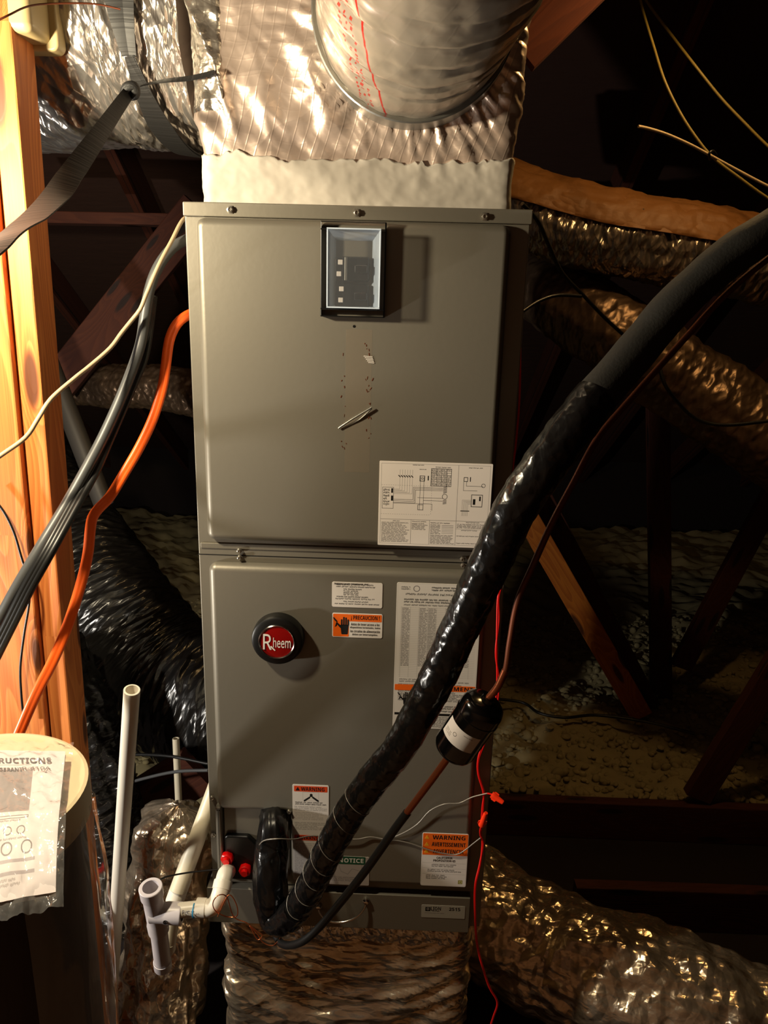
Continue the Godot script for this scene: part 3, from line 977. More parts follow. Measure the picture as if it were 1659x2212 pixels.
	for i in 34:
		var px := 798.0 + rng.randfn(0, 5) if i % 3 else 742.0 + rng.randfn(0, 5)
		var q := onz(px, rng.randf_range(740, 985), 0.0181)
		var w := rng.randf_range(0.0003, 0.0008)
		var h := rng.randf_range(0.0006, 0.0028)
		fl.slab(rrect(-w, w, -h, h, 0.0002, 1), -0.0003, 0.0004, 0.0002, Transform3D(Basis(Vector3.BACK, rng.randfn(0.0, 0.35)), q), 1)
	var sp := obj("adhesive_residue", fl.done(), M.copper_dull, ah)
	sp.set_meta("kind", "stuff")
	var smd := MB.new()
	for i in 5:
		var q := onz(796 + i * 1.5, 770 + i * 3.4, 0.0183)
		smd.slab(rrect(-0.0075 + i * 0.0007, 0.0068 - i * 0.0004, -0.0006, 0.0006, 0.0004, 1), -0.0004, 0.0010, 0.0004, Transform3D(Basis(Vector3.BACK, -0.06), q), 1)
	obj("tape_remnant", smd.done(), M.label_white, ah)
	obj("screw_hole", lathe([[0.0022, -0.0004], [0.0022, 0.0003], [0, 0.0003]], 10, aim(onz(765, 705, 0.0181), Vector3.BACK)), M.black_plastic, ah)

func hand_sign(parent: Node, c: Vector2, s: float, z: float) -> void:
	# a raised hand with a shock bolt beside it, printed in black
	var b := MB.new()
	b.slab(outline(PackedVector2Array([c + Vector2(0.05, -0.85) * s, c + Vector2(0.62, -0.85) * s, c + Vector2(0.70, 0.1) * s, c + Vector2(-0.05, 0.1) * s]), s * 0.08, 2), z - 0.0002, z + 0.0001, 0.00005, Transform3D(), 1)
	for f in [[0.0, 0.62, 0.0], [0.19, 0.85, 0.0], [0.38, 0.80, 0.0], [0.57, 0.62, 0.0]]:
		b.slab(rrect(c.x + f[0] * s, c.x + (f[0] + 0.15) * s, c.y, c.y + f[1] * s, s * 0.06, 2), z - 0.0002, z + 0.0001, 0.00005, Transform3D(), 1)
	b.slab(outline(PackedVector2Array([c + Vector2(0.0, -0.3) * s, c + Vector2(0.0, 0.02) * s, c + Vector2(-0.34, 0.30) * s, c + Vector2(-0.42, 0.18) * s]), s * 0.04, 2), z - 0.0002, z + 0.0001, 0.00005, Transform3D(), 1)
	for q in [[[-0.62, 0.80], [-0.45, 0.55], [-0.30, 0.42], [-0.40, 0.34], [-0.56, 0.48], [-0.72, 0.74]], [[-0.40, 0.36], [-0.30, 0.40], [-0.36, -0.05], [-0.56, -0.16], [-0.52, -0.06], [-0.44, 0.02]]]:
		var pp := PackedVector2Array()
		for v in q: pp.append(c + Vector2(v[0], v[1]) * s)
		if Geometry2D.is_polygon_clockwise(pp): pp.reverse()
		b.slab(outline(pp, s * 0.01, 1), z - 0.0002, z + 0.0001, 0.00002, Transform3D(), 1)
	obj("hand_symbol", b.done(), M.ink, parent)

# ---------------------------------------------------------------- supply plenum and the round duct on it
var collar := Vector3(0.079, 2.142, -0.005)
func plenum_point(u: float, y: float, grow := 0.0) -> Array:
	# u 0..1 round a rounded rectangle, starting at the middle of the back
	var f := clampf((y - 1.94) / 0.12, 0.0, 1.0)
	f = f * f * (3 - 2 * f)
	var hx := lerpf(0.2385, 0.250, f) + grow
	var hz := lerpf(0.235, 0.245, f) + grow
	var r := lerpf(0.012, 0.03, f)
	var cx := -0.003
	var cz := -0.262
	var per := 4 * (hx + hz)
	var s := u * per
	var P: Vector2
	var N: Vector2
	# start mid back (z = -hz), go to +x
	var seg := [hx, 2 * hz, 2 * hx, 2 * hz, hx]
	if s < hx:
		P = Vector2(s, -hz); N = Vector2(0, -1)
	elif s < hx + 2 * hz:
		P = Vector2(hx, -hz + s - hx); N = Vector2(1, 0)
	elif s < 3 * hx + 2 * hz:
		P = Vector2(hx - (s - hx - 2 * hz), hz); N = Vector2(0, 1)
	elif s < 3 * hx + 4 * hz:
		P = Vector2(-hx, hz - (s - 3 * hx - 2 * hz)); N = Vector2(-1, 0)
	else:
		P = Vector2(-hx + (s - 3 * hx - 4 * hz), -hz); N = Vector2(0, -1)
	var inner := Vector2(clampf(P.x, -hx + r, hx - r), clampf(P.y, -hz + r, hz - r))
	var d := P - inner
	if absf(d.x) > 1e-6 and absf(d.y) > 1e-6:
		N = d.normalized()
		P = inner + N * r
	return [Vector3(P.x + cx, y, P.y + cz), Vector3(N.x, 0, N.y)]
func plenum_bulge(p: Vector3) -> float:
	# quilted, wrinkled foil: soft swell, radial folds around the collar, small creases
	var e := 0.006 * nz.get_noise_3d(p.x * 4.0, p.y * 4.0, p.z * 4.0) + 0.0022 * nz.get_noise_3d(p.x * 26.0 + 7.0, p.y * 9.0, p.z * 26.0)
	if p.z > -0.08:
		var d := Vector2(p.x - collar.x, p.y - collar.y)
		var r := d.length() - 0.15
		var a := d.angle()
		var fade := exp(-absf(r) / 0.05)
		e += fade * 0.007 * (absf(nz.get_noise_2d(a * 5.5, r * 6.0)) * 2.2 - 0.5)
		# folds drawn up towards the corner
		var q := p.x * 0.85 + p.y * 0.5
		var w := p.y * 0.85 - p.x * 0.5
		e += 0.012 * pow(1.0 - absf(nz.get_noise_2d(q * 6.0, w * 2.2 + 4.0)), 5.0) * smoothstep(0.10, -0.12, p.x) * smoothstep(1.95, 2.03, p.y)
	return e * smoothstep(1.90, 1.98, p.y) + 0.0015 * nz.get_noise_3d(p.x * 40.0, p.y * 40.0, p.z * 40.0)
func build_supply() -> void:
	var pl := thing("supply_plenum", "foil faced supply plenum box on top of the air handler with a pale mastic seal", "duct plenum", Vector3(0, 1.8835, -0.262))
	var nc := 360
	var ys := []
	var y := 1.8805
	while y < 2.56:
		ys.append(y)
		y += 0.005
	var P := PackedVector3Array()
	var UV := PackedVector2Array()
	for yy in ys:
		for i in nc + 1:
			var u := float(i % nc) / nc
			var q := plenum_point(u, yy)
			var e := plenum_bulge(q[0])
			P.append(q[0] + q[1] * e)
			UV.append(Vector2(u * 2.0, yy))
	for i in nc + 1:
		P.append(Vector3(0, ys[-1], -0.262))
		UV.append(Vector2(0, 0))
	var b := MB.new()
	b.grid(P, UV, nc + 1, ys.size() + 1, true, false)
	# red print on the foil facing
	obj("foil_wrap", b.done(), M.foil_scrim, pl)
	# mastic smeared over the joint
	P = PackedVector3Array()
	UV = PackedVector2Array()
	var rows := 26
	for r in rows + 3:
		for i in nc + 1:
			var u := float(i % nc) / nc
			var top := 1.951 + 0.010 * nz.get_noise_1d(u * 9.0) + 0.012 * absf(nz.get_noise_1d(u * 60.0 + 3.0)) + 0.004 * nz.get_noise_1d(u * 160.0)
			var t := clampf(float(r - 1) / rows, 0.0, 1.0)
			var yy := lerpf(1.8795, top, t)
			var q := plenum_point(u, yy)
			var e := plenum_bulge(q[0]) + 0.0035 + 0.0022 * nz.get_noise_3d(q[0].x * 7.0, yy * 9.0, q[0].z * 7.0) + 0.0030 * absf(nz.get_noise_2d(q[0].x * 22.0, yy * 16.0)) * t * t
			if r == 0 or r >= rows + 2: e = plenum_bulge(q[0]) - 0.001
			P.append(q[0] + q[1] * e)
			UV.append(Vector2(u * 4.0, yy * 4.0))
	b = MB.new()
	b.grid(P, UV, nc + 1, rows + 3, true, false)
	obj("mastic_seal", b.done(), M.mastic, pl)
	# strip of foil tape down the front left corner
	P = PackedVector3Array()
	UV = PackedVector2Array()
	var hx := 0.250
	var per := 4 * (hx + 0.245)
	var u0 := (hx + 0.49 + 2 * hx - 0.047) / per
	var u1 := (hx + 0.49 + 2 * hx + 0.035) / per
	for r in 120:
		var yy := lerpf(2.015, 2.5, r / 119.0)
		for i in 26:
			var u := lerpf(u0, u1, i / 25.0) + 0.002 * nz.get_noise_1d(yy * 30.0)
			var q := plenum_point(u, yy)
			P.append(q[0] + q[1] * (plenum_bulge(q[0]) + (0.0022 if i > 0 and i < 25 and r > 0 else 0.0) + 0.0012 * nz.get_noise_2d(u * 900.0, yy * 60.0)))
			UV.append(Vector2(i / 25.0, yy))
	b = MB.new()
	b.grid(P, UV, 26, 120, false, false)
	obj("foil_tape_strip", b.done(), M.foil_tape, pl)
	# round duct out of the front
	var rd := thing("round_duct", "round flexible duct with red print leaving the front of the foil plenum", "duct", collar)
	var R := 0.143
	obj("collar_ring", lathe([[R - 0.012, -0.035], [R, -0.035], [R + 0.004, -0.02], [R + 0.004, 0.024], [R + 0.002, 0.026], [R - 0.004, 0.024], [R - 0.004, -0.03]], 72, aim(collar, Vector3(0.02, 0.02, 1))), M.galvanised, rd)
	screw(onz(889, 247, 0.022), rd, 0.004)
	var path := smooth(PackedVector3Array([collar + Vector3(0, 0.0, 0.008), collar + Vector3(0.006, 0.006, 0.06), collar + Vector3(0.022, 0.030, 0.16), collar + Vector3(0.050, 0.09, 0.28), collar + Vector3(0.11, 0.20, 0.38), collar + Vector3(0.15, 0.36, 0.44)]), 0.005)
	var im := Image.create(1024, 512, false, Image.FORMAT_RGB8)
	im.fill(Color(0.70, 0.655, 0.60))
	var red := Color(0.80, 0.16, 0.12)
	for k in 1:
		var x0 := 594
		for r in 512: im.fill_rect(Rect2i(x0 + int(r * 0.55), r, 7, 1), red)
		for c in 3:
			var yy := 4
			while yy < 512:
				var hgt := rng.randi_range(2, 7)
				if rng.randf() < 0.72: im.fill_rect(Rect2i(x0 + int(yy * 0.55) + 44 + c * 22 + rng.randi_range(0, 3), yy, rng.randi_range(5, 12), hgt), red.lerp(Color(0.7, 0.6, 0.55), 0.25))
				yy += hgt + rng.randi_range(2, 5)
	T.duct_print = ImageTexture.create_from_image(im)
	var dm := mat("duct_jacket", Color(1, 1, 1), 0.34, 0.55, {tex = T.duct_print, bump = T.scrim, relief = 0.12, coat = 0.35})
	var jk := func(u: float, s: float) -> float:
		var ring := fposmod(s / 0.036 + 0.35 * sin(u * TAU + 1.0), 1.0)
		var fold := -0.0085 * exp(-pow((ring - 0.5) / 0.10, 2.0)) * (0.5 + 0.5 * nz.get_noise_2d(cos(u * TAU) * 2.0 + floor(s / 0.036) * 7.0, sin(u * TAU) * 2.0))
		return fold * smoothstep(0.02, 0.05, s) + 0.0022 * nz.get_noise_3d(cos(u * TAU) * 3.0, sin(u * TAU) * 3.0, s * 14.0) + 0.0009 * nz.get_noise_3d(cos(u * TAU) * 5.0, sin(u * TAU) * 5.0, s * 150.0)
	var rfn := func(t: float) -> float: return R - 0.003 + 0.018 * smoothstep(0.0, 0.5, t)
	obj("jacket", sweep(path, rfn, 160, {disp = jk, ur = 2.0, vr = 3.0}), dm, rd)

# ---------------------------------------------------------------- return plenum below
func build_return() -> void:
	var rp := thing("return_plenum", "crumpled foil wrapped return plenum under the filter door", "duct plenum", Vector3(0, 0.0, -0.28))
	var nc := 260
	var b := MB.new()
	var P := PackedVector3Array()
	var UV := PackedVector2Array()
	var nr := 110
	for r in nr:
		var y := lerpf(0.0, 0.545, float(r) / (nr - 1))
		for i in nc + 1:
			var u := float(i % nc) / nc
			var q := plenum_point(u, 2.3, -0.002)
			var p: Vector3 = q[0]
			p.y = y
			p.z -= 0.006
			# sagging swags of foil across the front, small creases elsewhere
			var sag := y + 0.10 * pow(p.x / 0.25, 2.0) * -1.0 + 0.05 * p.x
			var e := 0.014 * pow(1.0 - absf(nz.get_noise_3d(p.x * 1.8 + 3.0, sag * 11.0, p.z * 1.8)), 4.0)
			e += 0.0045 * pow(1.0 - absf(nz.get_noise_3d(p.x * 3.0 + 9.0, sag * 34.0, p.z * 3.0)), 5.0)
			e += 0.008 * nz.get_noise_3d(p.x * 3.0, y * 4.0, p.z * 3.0) + 0.0015 * absf(nz.get_noise_3d(p.x * 14.0, y * 30.0, p.z * 14.0))
			e *= smoothstep(0.545, 0.50, y)
			P.append(p + q[1] * e)
			UV.append(Vector2(u * 2.0, y))
	b.grid(P, UV, nc + 1, nr, true, false)
	obj("foil_wrap", b.done(), mat("foil_swag", Color(0.86, 0.79, 0.68), 0.24, 0.88, {bump = T.wrinkle, relief = 1.2, tri = 1, scale = Vector3(2.4, 2.4, 2.4)}), rp)
	# crumpled strip of tape along the top edge
	P = PackedVector3Array()
	UV = PackedVector2Array()
	for r in 16:
		for i in 150:
			var x := lerpf(-0.13, 0.225, i / 149.0)
			var y := lerpf(0.541, 0.487 + 0.012 * nz.get_noise_1d(x * 14.0), r / 15.0)
			P.append(Vector3(x, y, -0.012 + 0.009 * absf(nz.get_noise_2d(x * 26.0, y * 26.0)) + 0.005 * sin(PI * r / 15.0)))
			UV.append(Vector2(x, y))
	b = MB.new()
	b.grid(P, UV, 150, 16, false, false)
	obj("foil_tape_strip", b.done(), M.foil_tape, rp)

# ---------------------------------------------------------------- flexible ducts
func flex(called: String, label: String, pts: PackedVector3Array, rad, m: Material, o := {}) -> Node3D:
	var path := smooth(pts, o.get("step", 0.012))
	var rib: float = o.get("rib", 0.006)
	var pitch: float = o.get("pitch", 0.055)
	var lump: float = o.get("lump", 0.012)
	var off: float = o.get("seed", 0.0)
	var d := func(u: float, s: float) -> float:
		var a := u * TAU
		var w := s + 0.02 * sin(a + off) + 0.02 * nz.get_noise_2d(cos(a) * 1.2 + off, s * 4.0)
		var ring := absf(sin(PI * w / pitch))
		var e := rib * (pow(ring, 0.7) - 0.6) + lump * nz.get_noise_3d(cos(a) * 1.3 + off, sin(a) * 1.3, s * 5.0)
		e += 0.004 * absf(nz.get_noise_3d(cos(a) * 2.5 + off, sin(a) * 2.5, s * 32.0)) + 0.0015 * nz.get_noise_3d(cos(a) * 16.0, sin(a) * 16.0, s * 24.0)
		return e
	var t := thing(called, label, "flexible duct", path[0], o.get("group", ""))
	obj("duct_jacket", sweep(path, rad, o.get("seg", 96), {disp = d, ur = o.get("ur", 3.0), vr = o.get("vr", 2.2)}), m, t)
	return t
func build_flex_ducts() -> void:
	var t := flex("flexible_duct", "bright silver flexible duct hung in black webbing left of the supply plenum", PackedVector3Array([onz(440, 66, -0.24), onz(300, 66, -0.24), onz(190, 74, -0.25), onz(80, 84, -0.32), onz(-40, 96, -0.50), onz(-180, 110, -0.85)]), 0.185, M.foil_flex, {group = "flexible ducts around the air handler", rib = 0.004, pitch = 0.045, lump = 0.016, seg = 128, ur = 6.0, vr = 3.6, step = 0.006})
	t = flex("flexible_duct", "dark silver flexible duct curving down behind the orange cable into the unit's left side", route([[40, 960, 2.7], [90, 1080, 2.65], [160, 1200, 2.55], [235, 1330, 2.45], [335, 1450, 2.4], [450, 1525, 2.35], [580, 1570, 2.35]]), func(x: float) -> float: return lerpf(0.155, 0.21, smoothstep(0.05, 0.5, x)), M.jacket_dark, {group = "flexible ducts around the air handler", rib = 0.010, pitch = 0.06, seed = 3.0})
	t = flex("flexible_duct", "thin dark foil duct dropping behind the cream drum lid", route([[110, 1400, 2.05], [165, 1560, 2.0], [215, 1720, 1.98], [240, 1880, 1.95], [248, 2010, 1.93]]), 0.092, M.jacket_dark, {group = "flexible ducts around the air handler", rib = 0.006, pitch = 0.08, lump = 0.02, seed = 5.0, ur = 2.0})
	t = flex("flexible_duct", "crumpled foil duct standing behind the white drain tee", route([[345, 2190, 1.82], [352, 2120, 1.82], [362, 1920, 1.8], [380, 1790, 1.78], [388, 1738, 1.77]]), func(x: float) -> float: return lerpf(0.10, 0.085, x) * smoothstep(1.03, 0.90, x), M.foil_crumpled, {group = "flexible ducts around the air handler", rib = 0.004, pitch = 0.09, lump = 0.03, seed = 8.0})
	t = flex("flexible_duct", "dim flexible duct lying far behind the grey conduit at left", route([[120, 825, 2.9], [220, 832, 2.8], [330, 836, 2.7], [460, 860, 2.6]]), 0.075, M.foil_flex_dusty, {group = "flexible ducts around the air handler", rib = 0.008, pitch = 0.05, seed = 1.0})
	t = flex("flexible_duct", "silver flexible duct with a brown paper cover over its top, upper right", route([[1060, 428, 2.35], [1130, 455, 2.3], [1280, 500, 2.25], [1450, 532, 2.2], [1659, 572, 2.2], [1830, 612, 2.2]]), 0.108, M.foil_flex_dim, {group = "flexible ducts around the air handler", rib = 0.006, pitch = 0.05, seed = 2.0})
	# brown paper over the upper half of it
	var path := smooth(route([[1072, 430, 2.34], [1130, 454, 2.3], [1280, 498, 2.25], [1450, 530, 2.2], [1659, 572, 2.2], [1830, 612, 2.2]]), 0.02)
	var sec := PackedVector2Array()
	for i in 41:
		var a := lerpf(PI * 0.05, PI * 1.0, i / 40.0)
		sec.append(Vector2(cos(a), sin(a)))
	for i in 41:
		var a := lerpf(PI * 1.0, PI * 0.05, i / 40.0)
		sec.append(Vector2(cos(a), sin(a)) * 0.97)
	sec.append(sec[0])
	var pd := func(u: float, s: float) -> float: return 0.010 * nz.get_noise_2d(u * 7.0, s * 6.0) + 0.008 * absf(nz.get_noise_2d(u * 12.0 + 5.0, s * 12.0))
	obj("paper_cover", sweep(path, 0.119, 8, {sec = sec, up = Vector3.UP, disp = pd}), M.kraft, t)
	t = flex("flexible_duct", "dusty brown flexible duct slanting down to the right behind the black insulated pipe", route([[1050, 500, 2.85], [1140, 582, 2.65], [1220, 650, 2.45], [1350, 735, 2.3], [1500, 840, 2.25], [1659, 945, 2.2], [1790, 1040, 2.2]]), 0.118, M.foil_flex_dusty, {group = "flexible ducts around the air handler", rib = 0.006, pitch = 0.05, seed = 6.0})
	t = flex("flexible_duct", "fat gold lit foil duct leaving the return plenum at lower right", route([[985, 1940, 2.0], [1070, 1990, 1.95], [1180, 2050, 1.9], [1330, 2110, 1.82], [1500, 2180, 1.76], [1680, 2260, 1.72], [1850, 2340, 1.7]]), 0.140, M.foil_crumpled, {group = "flexible ducts around the air handler", rib = 0.006, pitch = 0.085, lump = 0.022, seed = 4.0, seg = 120, step = 0.008})

# ---------------------------------------------------------------- the two studs at left
func beam(called: String, label: String, a: Vector3, b: Vector3, w: float, d: float, m: Material, group := "", turn := 0.0) -> MeshInstance3D:
	var x := aim((a + b) / 2, b - a)
	x.basis = x.basis * Basis(Vector3.UP, turn)
	var len := a.distance_to(b)
	var mb := MB.new()
	# four faces with their own run of the grain, edges eased
	var e := 0.003
	var o := rrect(-w / 2, w / 2, -d / 2, d / 2, e, 2)
	var p: PackedVector2Array = o[0]
	var P := PackedVector3Array()
	var UV := PackedVector2Array()
	var n := p.size()
	var off := rng.randf() * 5.0
	var girth := 0.0
	for r in 2:
		girth = 0.0
		for i in n + 1:
			if i: girth += p[i % n].distance_to(p[i - 1])
			P.append(Vector3(p[i % n].x, (r - 0.5) * len, -p[i % n].y))
			UV.append(Vector2(girth * 4.5 + off, (r * len) * 0.75 + off))
	# sharp faces: split every edge
	for i in n:
		var q := PackedVector3Array([P[i], P[i + 1], P[n + 1 + i], P[n + 2 + i]])
		mb.grid(q, PackedVector2Array([UV[i], UV[i + 1], UV[n + 1 + i], UV[n + 2 + i]]), 2, 2, false, false)
	for s in [-1.0, 1.0]:
		var c := mb.V.size()
		for i in n:
			mb.V.append(Vector3(p[i].x, s * len / 2, -p[i].y))
			mb.N.append(Vector3(0, s, 0))
			mb.U.append(p[i] * 4.0)
		for i in range(1, n - 1):
			if s > 0: mb.I.append_array([c, c + i + 1, c + i])
			else: mb.I.append_array([c, c + i, c + i + 1])
	var t := obj(called, mb.done(), m, self, x)
	tag(t, label, "timber", group)
	return t
func build_post() -> void:
	# right stud: its right front edge runs from (40,0) to (147,1600) in the picture
	var d := Vector3(-0.002, 1, 0).normalized()
	beam("wooden_stud", "orange pine stud, the right one of the nailed pair at left", Vector3(-0.536, 0.0, -0.005), Vector3(-0.509, 2.7, -0.005), 0.038, 0.070, M.pine, "nailed pair of studs")
	beam("wooden_stud", "orange pine stud, the left one of the nailed pair, standing slightly proud", Vector3(-0.6225, 0.0, 0.0075), Vector3(-0.5925, 2.7, 0.0075), 0.130, 0.070, M.pine, "nailed pair of studs")
	# black webbing
	var wb := thing("webbing_strap", "black woven webbing strap tied under the silver duct at upper left", "strap", onz(275, 205, -0.02))
	var sec := PackedVector2Array([Vector2(1, 0.04), Vector2(0, 0.06), Vector2(-1, 0.04), Vector2(-1, -0.04), Vector2(0, -0.06), Vector2(1, -0.04), Vector2(1, 0.04)])
	var strap := func(pts: PackedVector3Array, w0: float, w1: float, t0: float, t1: float, nm: String) -> void:
		obj(nm, sweep(smooth(pts, 0.006), func(t: float) -> float: return lerpf(w0, w1, pow(t, 1.5)), 8, {sec = sec, up = Vector3.BACK, twist = func(t: float) -> float: return lerpf(t0, t1, t), ur = 0.0, vr = 6.0}), M.webbing, wb)
	var hug := func(cx: float, a0: float, a1: float, wide: float, lean: float) -> void:
		var ax := onz(300, 66, -0.24)
		ax.x = onz(cx, 205, -0.06).x
		var pts := PackedVector3Array()
		for k in 60:
			var a := deg_to_rad(lerpf(a0, a1, k / 59.0))
			pts.append(Vector3(ax.x + lean * (a + 0.454), ax.y + 0.197 * sin(a), ax.z + 0.197 * cos(a)))
		var pinch := func(t: float) -> float: return lerpf(0.009, wide, clampf(absf(lerpf(a0, a1, t) + 26.0) / 34.0, 0.0, 1.0))
		obj("duct_loop", sweep(pts, pinch, 8, {sec = sec, ur = 0.0, vr = 6.0}), M.webbing, wb)
	hug.call(279, 75.0, -26.0, 0.025, -0.012)
	hug.call(286, 75.0, -26.0, 0.014, 0.010)
	hug.call(283, -26.0, -170.0, 0.024, -0.034)
	hug.call(281, -26.0, -120.0, 0.015, -0.050)
	strap.call(route_z([[278, 196, -0.01], [315, 182, -0.008], [360, 174, -0.006], [410, 169, -0.004], [462, 157, 0.004]]), 0.010, 0.006, 1.3, 0.7, "tail")
	strap.call(route_z([[286, 190, 0.0], [265, 218, 0.03], [225, 275, 0.12], [172, 350, 0.22], [150, 380, 0.26], [118, 425, 0.32], [60, 480, 0.42], [-20, 530, 0.52], [-120, 590, 0.6]]), 0.009, 0.026, 1.0, -0.15, "tail")
	obj("knot", sweep(smooth(route_z([[268, 214, 0.0], [272, 190, 0.012], [290, 186, 0.012], [292, 204, 0.004], [276, 208, -0.004]]), 0.004), 0.0068, 10), M.webbing, wb)
	# cream plastic box on the duct
	var cb := thing("plastic_box", "cream plastic box with rounded corner beside the stud top", "electrical box", onz(70, 40, 0.02))
	var c := onz(64, 20, -0.05)
	obj("box_body", slab_mesh(rrect(c.x - 0.06, c.x + 0.034, c.y - 0.052, c.y + 0.11, 0.012, 5), -0.05, 0.03, 0.012, true), M.cream_plastic, cb)
	obj("box_rim", slab_mesh(rrect(c.x - 0.062, c.x + 0.046, c.y - 0.060, c.y + 0.115, 0.012, 5), -0.062, -0.035, 0.004, true), M.cream_plastic, cb)

# ---------------------------------------------------------------- refrigerant lines
func build_lines() -> void:
	var s := thing("insulated_suction_line", "thick black insulated pipe sweeping across the front of the air handler", "pipe", far(600, 1985, 1.43))
	var foam := smooth(route([[1860, 390, 1.06], [1740, 452, 1.055], [1630, 518, 1.05], [1554, 572, 1.05], [1456, 662, 1.045], [1393, 736, 1.04], [1335, 804, 1.03], [1268, 880, 1.02]]), 0.01)
	var fd := func(u: float, q: float) -> float: return 0.0012 * nz.get_noise_2d(q * 12.0, 2.0)
	obj("foam_sleeve", sweep(foam, func(t: float) -> float: return lerpf(0.0270, 0.0280, t), 40, {disp = fd, vr = 3.0}), M.black_foam, s)
	var pts := route([[1290, 856, 1.022], [1240, 918, 1.018], [1165, 1020, 1.022], [1110, 1105, 1.04], [1045, 1245, 1.08], [988, 1370, 1.12], [932, 1490, 1.16], [866, 1610, 1.2], [800, 1693, 1.24], [749, 1766, 1.28], [700, 1856, 1.32], [660, 1935, 1.37], [626, 1982, 1.41]])
	var tape := smooth(pts, 0.005)
	var td := func(u: float, q: float) -> float:
		var w := fposmod(q / 0.042 + u + 0.25 * nz.get_noise_2d(u * 4.0, q * 6.0), 1.0)
		return 0.0016 * w * smoothstep(1.0, 0.93, w) + 0.0020 * nz.get_noise_3d(cos(u * TAU) * 1.2, sin(u * TAU) * 1.2, q * 8.0) + 0.0007 * absf(nz.get_noise_3d(cos(u * TAU) * 3.0, sin(u * TAU) * 3.0, q * 22.0))
	obj("taped_wrap", sweep(tape, func(t: float) -> float: return lerpf(0.0290, 0.0245, smoothstep(0.0, 0.8, t)), 48, {disp = td, ur = 2.0, vr = 5.0}), M.black_tape, s)
	# the end turns up and into the cabinet
	var el := smooth(PackedVector3Array([far(640, 1962, 1.38), far(606, 1990, 1.42), far(588, 1968, 1.435), far(584, 1900, 1.42), onz(588, 1830, 0.055), onz(590, 1790, 0.045), onz(591, 1772, 0.024), onz(591, 1765, 0.007)]), 0.005)
	var ed := func(u: float, q: float) -> float: return 0.003 * nz.get_noise_3d(cos(u * TAU) * 2.0, sin(u * TAU) * 2.0, q * 18.0) + 0.002 * absf(nz.get_noise_3d(cos(u * TAU) * 5.0, sin(u * TAU) * 5.0, q * 30.0))
	obj("taped_elbow", sweep(el, func(t: float) -> float: return lerpf(0.0235, 0.0315, smoothstep(0.1, 0.5, t)) * lerpf(1.0, 0.82, smoothstep(0.72, 0.95, t)), 40, {disp = ed, ur = 2.0, vr = 5.0}), M.black_tape, s)
	# pale string wound round the lower end
	for f in [0.70, 0.745, 0.80, 0.835, 0.87, 0.91, 0.95]:
		var i := int(f * (tape.size() - 1))
		var t := (tape[mini(i + 2, tape.size() - 1)] - tape[i - 2]).normalized()
		var x := aim(tape[i], t)
		var ring := PackedVector3Array()
		for k in 33:
			var a := TAU * k / 32.0
			ring.append(x * Vector3(cos(a) * 0.0262, 0.010 * sin(a + 1.0 + f * 9.0), sin(a) * 0.0262))
		obj("string_turn", sweep(ring, 0.0006, 5, {caps = false}), M.grey_wire, s)
	# liquid line
	var l := thing("copper_liquid_line", "thin copper pipe with a black filter drier right of the thick black pipe", "pipe", far(1010, 1575, 1.12))
	var up := smooth(route([[1860, 440, 1.07], [1750, 496, 1.07], [1663, 556, 1.07], [1570, 634, 1.07], [1464, 748, 1.07], [1355, 870, 1.06], [1300, 934, 1.055], [1270, 982, 1.05], [1240, 1040, 1.05], [1195, 1125, 1.05], [1150, 1225, 1.06], [1118, 1300, 1.07], [1102, 1385, 1.08], [1092, 1450, 1.09], [1072, 1488, 1.10], [1050, 1512, 1.11]]), 0.008)
	obj("copper_pipe", sweep(up, func(t: float) -> float: return 0.0046, 12), M.copper_dull, l)
	obj("copper_pipe", sweep(smooth(route([[1092, 1448, 1.09], [1073, 1487, 1.10], [1046, 1518, 1.112]]), 0.005), 0.0054, 12), M.copper, l)
	var a := far(1062, 1500, 1.105)
	var c := far(966, 1638, 1.165)
	var ax := aim(a, c - a)
	var ln := a.distance_to(c)
	var dr := obj("filter_drier", lathe([[0, 0.006], [0.010, 0.006], [0.011, 0.012], [0.024, 0.015], [0.030, 0.020], [0.0325, 0.027], [0.0325, 0.040], [0.0335, 0.041], [0.0335, 0.044], [0.0325, 0.045], [0.0325, ln - 0.027], [0.030, ln - 0.020], [0.024, ln - 0.015], [0.011, ln - 0.012], [0.010, ln - 0.006], [0, ln - 0.006]], 48, ax), M.black_gloss, l)
	# white sticker round part of the drier
	var lb := MB.new()
	var P := PackedVector3Array()
	var UV := PackedVector2Array()
	var toward := (CAM - a).normalized()
	var lx: Vector3 = ax.basis.x
	var lz: Vector3 = ax.basis.z
	var base := atan2(toward.dot(lz), toward.dot(lx))
	for r in 2:
		for i in 25:
			var an := base + lerpf(-1.05, 0.80, i / 24.0)
			P.append(ax * Vector3(cos(an) * 0.0329, lerpf(0.058, 0.088, r), sin(an) * 0.0329))
			UV.append(Vector2(i / 24.0, r))
	lb.grid(P, UV, 25, 2, false, false)
	var im := paper(256, 128, Color(0.84, 0.82, 0.82))
	text_rows(im, 20, 70, 60, 40, 12, Color(0.5, 0.48, 0.48))
	disc(im, 100, 60, 14, Color(0.3, 0.28, 0.28), 11)
	text_rows(im, 150, 20, 60, 12, 10, Color(0.5, 0.48, 0.48))
	obj("drier_label", lb.done(), print_mat("drier_print", im), dr)
	var dn := smooth(route([[975, 1626, 1.16], [945, 1668, 1.18], [912, 1712, 1.2], [862, 1778, 1.23]]), 0.006)
	obj("copper_pipe", sweep(dn, 0.0056, 12), M.copper, l)
	obj("black_sleeve", sweep(smooth(route([[880, 1755, 1.22], [850, 1795, 1.235], [790, 1880, 1.275], [735, 1950, 1.31], [690, 2003, 1.345], [655, 2033, 1.37], [622, 2042, 1.415], [602, 2032, 1.45], [592, 2000, 1.475], [588, 1955, 1.485]]), 0.006), 0.0070, 14), M.black_cable, l)

